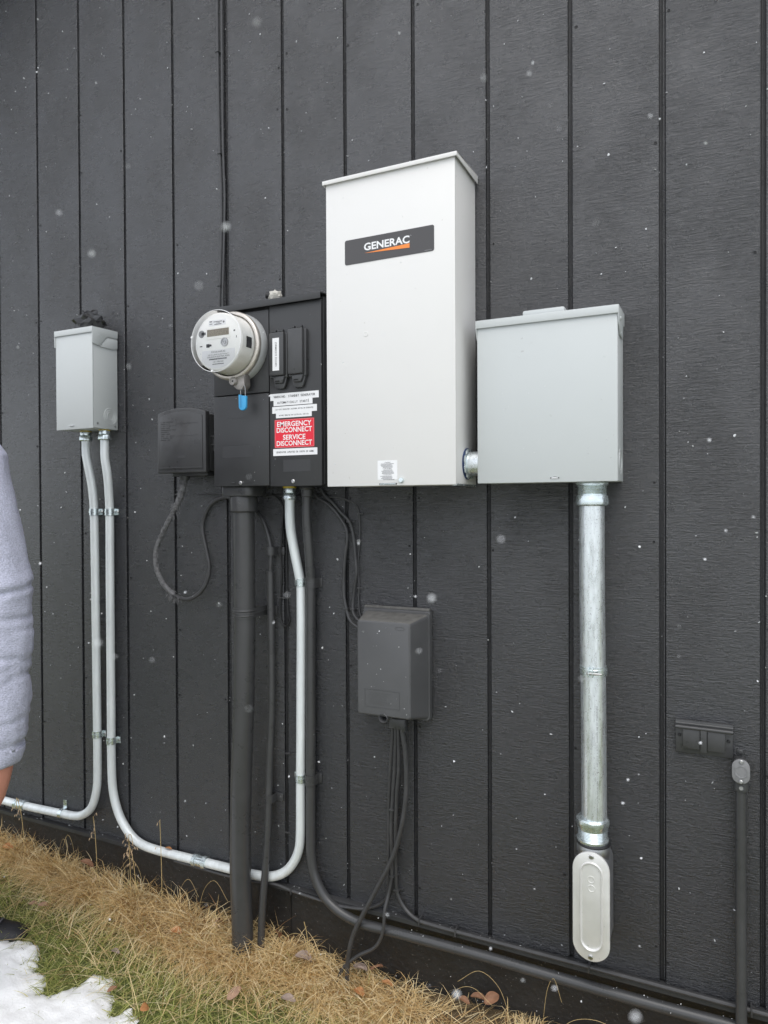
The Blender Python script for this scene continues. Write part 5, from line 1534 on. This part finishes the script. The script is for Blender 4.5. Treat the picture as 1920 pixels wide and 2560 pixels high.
# trousers and sweatshirt follow the body
tv = [W(-1.20, 1.86, 1.04), W(-1.20, 1.86, 0.98), W(-1.20, 1.76, 0.90), W(-1.17, 1.70, 0.54), W(-1.23, 1.645, 0.14), W(-1.21, 1.96, 0.90), W(-1.22, 2.06, 0.55), W(-1.315, 2.125, 0.15)]
skin_mesh(t, 'trousers', tv, [(0, 1), (1, 2), (2, 3), (3, 4), (1, 5), (5, 6), (6, 7)], [(0.15, 0.13), (0.155, 0.135), 0.10, 0.075, 0.065, 0.10, 0.075, 0.065], 'trousers', 1)
hv = [W(-1.20, 1.86, 0.93), W(-1.20, 1.86, 1.18), W(-1.19, 1.85, 1.40), W(-1.08, 1.85, 1.575), W(-1.22, 2.05, 1.555), W(-1.28, 2.12, 1.24), W(-1.225, 2.105, 1.02), W(-1.09, 1.69, 1.555)]
ht = skin_mesh(t, 'sweatshirt', hv, [(0, 1), (1, 2), (2, 3), (2, 4), (4, 5), (5, 6), (2, 7)], [(0.185, 0.165), (0.185, 0.165), (0.19, 0.165), (0.085, 0.09), 0.095, 0.070, 0.054, 0.095], 'hoodie', 0)
# hood lying on the shoulders
hp = [tuple(W(-1.17 + 0.11 * math.cos(a), 1.85 + 0.12 * math.sin(a), 1.615 + 0.02 * math.cos(a))) for a in np.linspace(0.5, 2 * math.pi - 0.5, 14)]
part(t, 'hood', gtube(hp, 0.04, 14, 0.02), 'hoodie')
# right sleeve in full detail: (edge height z, edge lx, radius)
prof = [(1.66, -1.06, 0.050), (1.63, -0.985, 0.080), (1.59, -0.915, 0.092), (1.516, -0.849, 0.086), (1.424, -0.821, 0.080), (1.356, -0.805, 0.076), (1.277, -0.791, 0.074), (1.217, -0.778, 0.074), (1.190, -0.782, 0.071), (1.150, -0.783, 0.070), (1.115, -0.781, 0.069), (1.064, -0.784, 0.066),
        (1.030, -0.789, 0.064), (0.985, -0.787, 0.063), (0.933, -0.791, 0.061), (0.893, -0.795, 0.060), (0.865, -0.801, 0.056), (0.845, -0.802, 0.055), (0.826, -0.808, 0.053)]
pz = np.array([p[0] for p in prof])[::-1]
pe = np.array([p[1] for p in prof])[::-1]
prr = np.array([p[2] for p in prof])[::-1]
NA, NZ = 72, 190
V_, F_ = [], []
folds = [(1.205, 0.010, 0.0075), (1.160, -0.004, 0.004), (1.118, 0.008, 0.0035), (1.075, -0.010, 0.0055), (1.040, 0.006, 0.004), (1.003, 0.014, 0.0065), (0.955, -0.006, 0.005), (0.915, 0.010, 0.0045), (0.872, 0.002, 0.007)]
for i in range(NZ + 1):
    z = 1.66 + (0.822 - 1.66) * i / NZ
    r0 = float(np.interp(z, pz, prr)); ex_ = float(np.interp(z, pz, pe)) - r0 - 0.006
    for k in range(NA):
        a = 2 * math.pi * k / NA
        ca_, sa_ = math.cos(a), math.sin(a)
        r_ = r0
        for fz, tl, dp in folds:
            zf = fz + tl * ca_ * 1.4 + 0.008 * mn.noise(Vector((ca_ * 1.5, sa_ * 1.5, fz * 9)))
            dpp = dp * (0.55 + 0.95 * mn.noise(Vector((ca_ * 1.2 + 4, sa_ * 1.2, fz * 13))))
            d_ = (z - zf)
            r_ -= dpp * math.exp(-(d_ / 0.0075) ** 2)
            r_ += 0.22 * dpp * math.exp(-((d_ - 0.018) / 0.014) ** 2)
        r_ += 0.004 * mn.noise(Vector((ca_ * 2, sa_ * 2, z * 14))) + 0.0012 * mn.noise(Vector((ca_ * 9, sa_ * 9, z * 95)))
        if z < 0.835:
            r_ -= 0.004 * ((0.835 - z) / 0.013) ** 2
        V_.append(tuple(W(ex_ + r_ * ca_, 1.555 + (0.06 if z > 1.45 else 0) * (z - 1.45) / 0.2 + r_ * sa_ * 0.95, z + 0.006 * ca_ * (1 if z < 0.86 else 0))))
for i in range(NZ):
    for k in range(NA):
        F_.append((i * NA + k, i * NA + (k + 1) % NA, (i + 1) * NA + (k + 1) % NA, (i + 1) * NA + k))
F_.append(tuple(range(NA)))
sl_o = part(t, 'sleeve', (V_, F_), 'hoodie', angle=180)
so = sl_o.modifiers.new('thick', 'SOLIDIFY'); so.thickness = 0.004; so.offset = -1
# head details
part(t, 'hair', glathe([(0, 0.001), (0.01, 0.05), (0.04, 0.088), (0.09, 0.104), (0.15, 0.100), (0.17, 0.085)], tuple(W(-1.165, 1.85, 1.985)), tuple(-Vector((0, 0, 1)) + HR * 0.12), 28), 'hair')
for s in (-1, 1):
    part(t, 'eye', glathe([(0, 0.009), (0.005, 0.007), (0.008, 0.001)], tuple(W(-1.045, 1.85 + 0.032 * s, 1.835)), tuple(HR), 14), 'paper')
    part(t, 'ear', glathe([(0, 0.012), (0.006, 0.026), (0.012, 0.020)], tuple(W(-1.135, 1.85 + 0.083 * s, 1.82)), tuple(HW * s), 16), 'skin')
part(t, 'nose', glathe([(0, 0.004), (0.02, 0.011), (0.045, 0.014), (0.052, 0.006)], tuple(W(-1.030, 1.85, 1.835)), tuple(Vector((0, 0, -1)) + HR * 0.25), 14), 'skin')


def shoe(tip_lx, ly, z0):
    L_ = 0.295
    secs = [(0.000, 0.012, 0.010, 0.020), (0.012, 0.030, 0.022, 0.026), (0.04, 0.042, 0.032, 0.0), (0.08, 0.048, 0.040, 0), (0.12, 0.046, 0.060, 0), (0.16, 0.042, 0.084, 0), (0.20, 0.040, 0.100, 0), (0.25, 0.039, 0.102, 0), (0.285, 0.032, 0.096, 0), (0.295, 0.020, 0.088, 0)]
    V, F = [], []
    n = 16
    for s, w_, h_, _ in secs:
        for k in range(n):
            a = 2 * math.pi * k / n
            ww = w_ * math.cos(a)
            zz_ = z0 + 0.014 + (h_ if math.sin(a) > 0 else 0.006) * math.sin(a)
            V.append(tuple(W(tip_lx - s, ly + ww, zz_)))
    for i in range(len(secs) - 1):
        for k in range(n):
            F.append((i * n + k, i * n + (k + 1) % n, (i + 1) * n + (k + 1) % n, (i + 1) * n + k))
    F.append(tuple(range(n))); F.append(tuple(range((len(secs) - 1) * n, len(secs) * n)))
    so_ = part(t, 'shoe', (V, F), 'shoe', angle=80)
    V, F = [], []
    for zt2 in (z0, z0 + 0.02):
        for s, w_, h_, _ in secs:
            V.append(tuple(W(tip_lx - s + 0.003, ly + w_ + 0.004, zt2)))
        for s, w_, h_, _ in reversed(secs):
            V.append(tuple(W(tip_lx - s + 0.003, ly - w_ - 0.004, zt2)))
    m_ = len(secs) * 2
    F = [tuple(range(m_)), tuple(range(m_, 2 * m_))] + [(i, (i + 1) % m_, m_ + (i + 1) % m_, m_ + i) for i in range(m_)]
    part(so_, 'sole', (V, F), 'sole')
    ls = []
    for s, h_ in ((0.085, 0.058), (0.105, 0.070), (0.125, 0.086), (0.145, 0.095)):
        ls.append(gtube([tuple(W(tip_lx - s, ly - 0.024, z0 + h_ - 0.006)), tuple(W(tip_lx - s + 0.006, ly, z0 + h_ + 0.004)), tuple(W(tip_lx - s, ly + 0.024, z0 + h_ - 0.006))], 0.0022, 6, 0.006))
    part(so_, 'laces', merge(*ls), 'lace')


shoe(-1.095, 2.13, float(zg(*W(-1.12, 2.13, 0)[:2])) - 0.012)
shoe(-1.03, 1.63, float(zg(*W(-1.1, 1.63, 0)[:2])) + 0.03)

# ------------------------------------------------------------------ falling snow and flakes stuck to the wall
FV, FF = [], []


def flake(p, s):
    """small irregular clump of crystals"""
    o = len(FV)
    ax = Vector(rng.normal(size=3)).normalized()
    u = ax.orthogonal().normalized()
    v = ax.cross(u)
    k = 7
    for j, h_ in ((0, 0.35), (1, -0.35)):
        FV.append(tuple(Vector(p) + ax * (h_ * s * 0.5)))
    for i in range(k):
        a = 2 * math.pi * i / k
        r_ = s * 0.5 * rng.uniform(0.55, 1.15)
        FV.append(tuple(Vector(p) + u * (r_ * math.cos(a)) + v * (r_ * math.sin(a)) + ax * (s * rng.uniform(-0.12, 0.12))))
    for i in range(k):
        FF.append((o, o + 2 + i, o + 2 + (i + 1) % k))
        FF.append((o + 1, o + 2 + (i + 1) % k, o + 2 + i))


for p in [(1.002, -1.253, 1.777), (0.949, -1.225, 1.636), (0.89, -1.312, 1.29), (1.041, -1.02, 1.241), (1.108, -1.153, 1.317), (1.128, -0.861, 1.933), (1.322, -0.83, 1.47), (1.34, -0.767, 1.364), (0.941, -1.121, 1.308), (0.815, -0.96, 1.247), (0.891, -0.868, 1.345), (1.128, -1.147, 0.978), (1.281, -1.24, 1.068),
          (1.053, -0.798, 0.795), (1.318, -0.773, 1.834), (1.37, -0.753, 1.381), (0.518, -1.096, 1.602), (0.569, -1.013, 1.971), (0.5, -1.052, 1.32), (1.31, -0.674, 1.073), (0.951, -0.813, 1.27), (1.172, -0.709, 1.261), (1.215, -0.72, 0.992), (0.868, -0.823, 1.444), (0.661, -0.949, 1.277), (1.216, -0.664, 1.004)]:
    q = Vector(p) - CAM
    d = q.length
    if d < 0.85:
        flake(CAM + q * 0.55, 0.0030)
    else:
        flake(CAM + q * 0.8, 0.0032)
for i in range(34):                                       # close to the lens, out of focus
    q = rx * rng.uniform(-0.5, 0.5) + ry * rng.uniform(-0.7, 0.7) - rz
    flake(CAM + q * rng.uniform(0.28, 0.6), rng.uniform(0.0014, 0.0028))
for i in range(420):                                      # drifting down between camera and wall
    for _ in range(20):
        p = Vector((rng.uniform(-1.6, 2.0), rng.uniform(-1.5, -0.03), rng.uniform(0.1, 3.2)))
        if (p - CAM).length > 0.8:
            break
    flake(p, rng.choice([0.0018, 0.0024, 0.0032, 0.004]))
solid('falling_snow', (FV, FF), 'flake', 'white snowflakes drifting in the air before the wall', 'snow', kind='stuff', loc=(0.5, -0.7, 1.3), smooth=False)
FV, FF = [], []
for i in range(1000):                                      # stuck to the rough boards
    x = rng.uniform(-1.5, 1.9); z = rng.uniform(0.31, 3.2)
    if -0.62 < x < -0.43 and z > 1.63 and z < 1.98: continue
    flake((x, -0.0012, z), float(np.clip(rng.gamma(2.2, 0.0014), 0.0012, 0.008)))
for i in range(26):
    flake((rng.uniform(0.45, 0.77), -0.161, rng.uniform(1.47, 2.19)), rng.uniform(0.0015, 0.003))
for i in range(26):
    flake((rng.uniform(0.83, 1.13), -0.106, rng.uniform(1.46, 1.80)), rng.uniform(0.0015, 0.0035))
for i in range(24):
    flake((rng.uniform(0.07, 0.39), -0.1325, rng.uniform(1.46, 1.93)), rng.uniform(0.0012, 0.003))
for i in range(18):
    flake((rng.uniform(0.49, 0.63), -0.0975, rng.uniform(0.86, 1.09)), rng.uniform(0.0012, 0.003))
for i in range(70):                                       # caught on the drip edge and the conduits below it
    flake((rng.uniform(-1.3, 1.9), rng.uniform(-0.014, -0.004), 0.3015), rng.uniform(0.0015, 0.004))
for i in range(30):
    flake((rng.uniform(0.5, 1.9), rng.uniform(-0.028, -0.014), 0.2725), rng.uniform(0.0015, 0.0035))
for i in range(120):
    flake((rng.uniform(-1.3, 1.9), 0.0145, rng.uniform(0.1, 0.29)), rng.uniform(0.0012, 0.003))
solid('clinging_snow', (FV, FF), 'flake', 'tiny snow specks clinging to the dark boards and boxes', 'snow', kind='stuff', loc=(0.5, 0, 1.3), smooth=False)
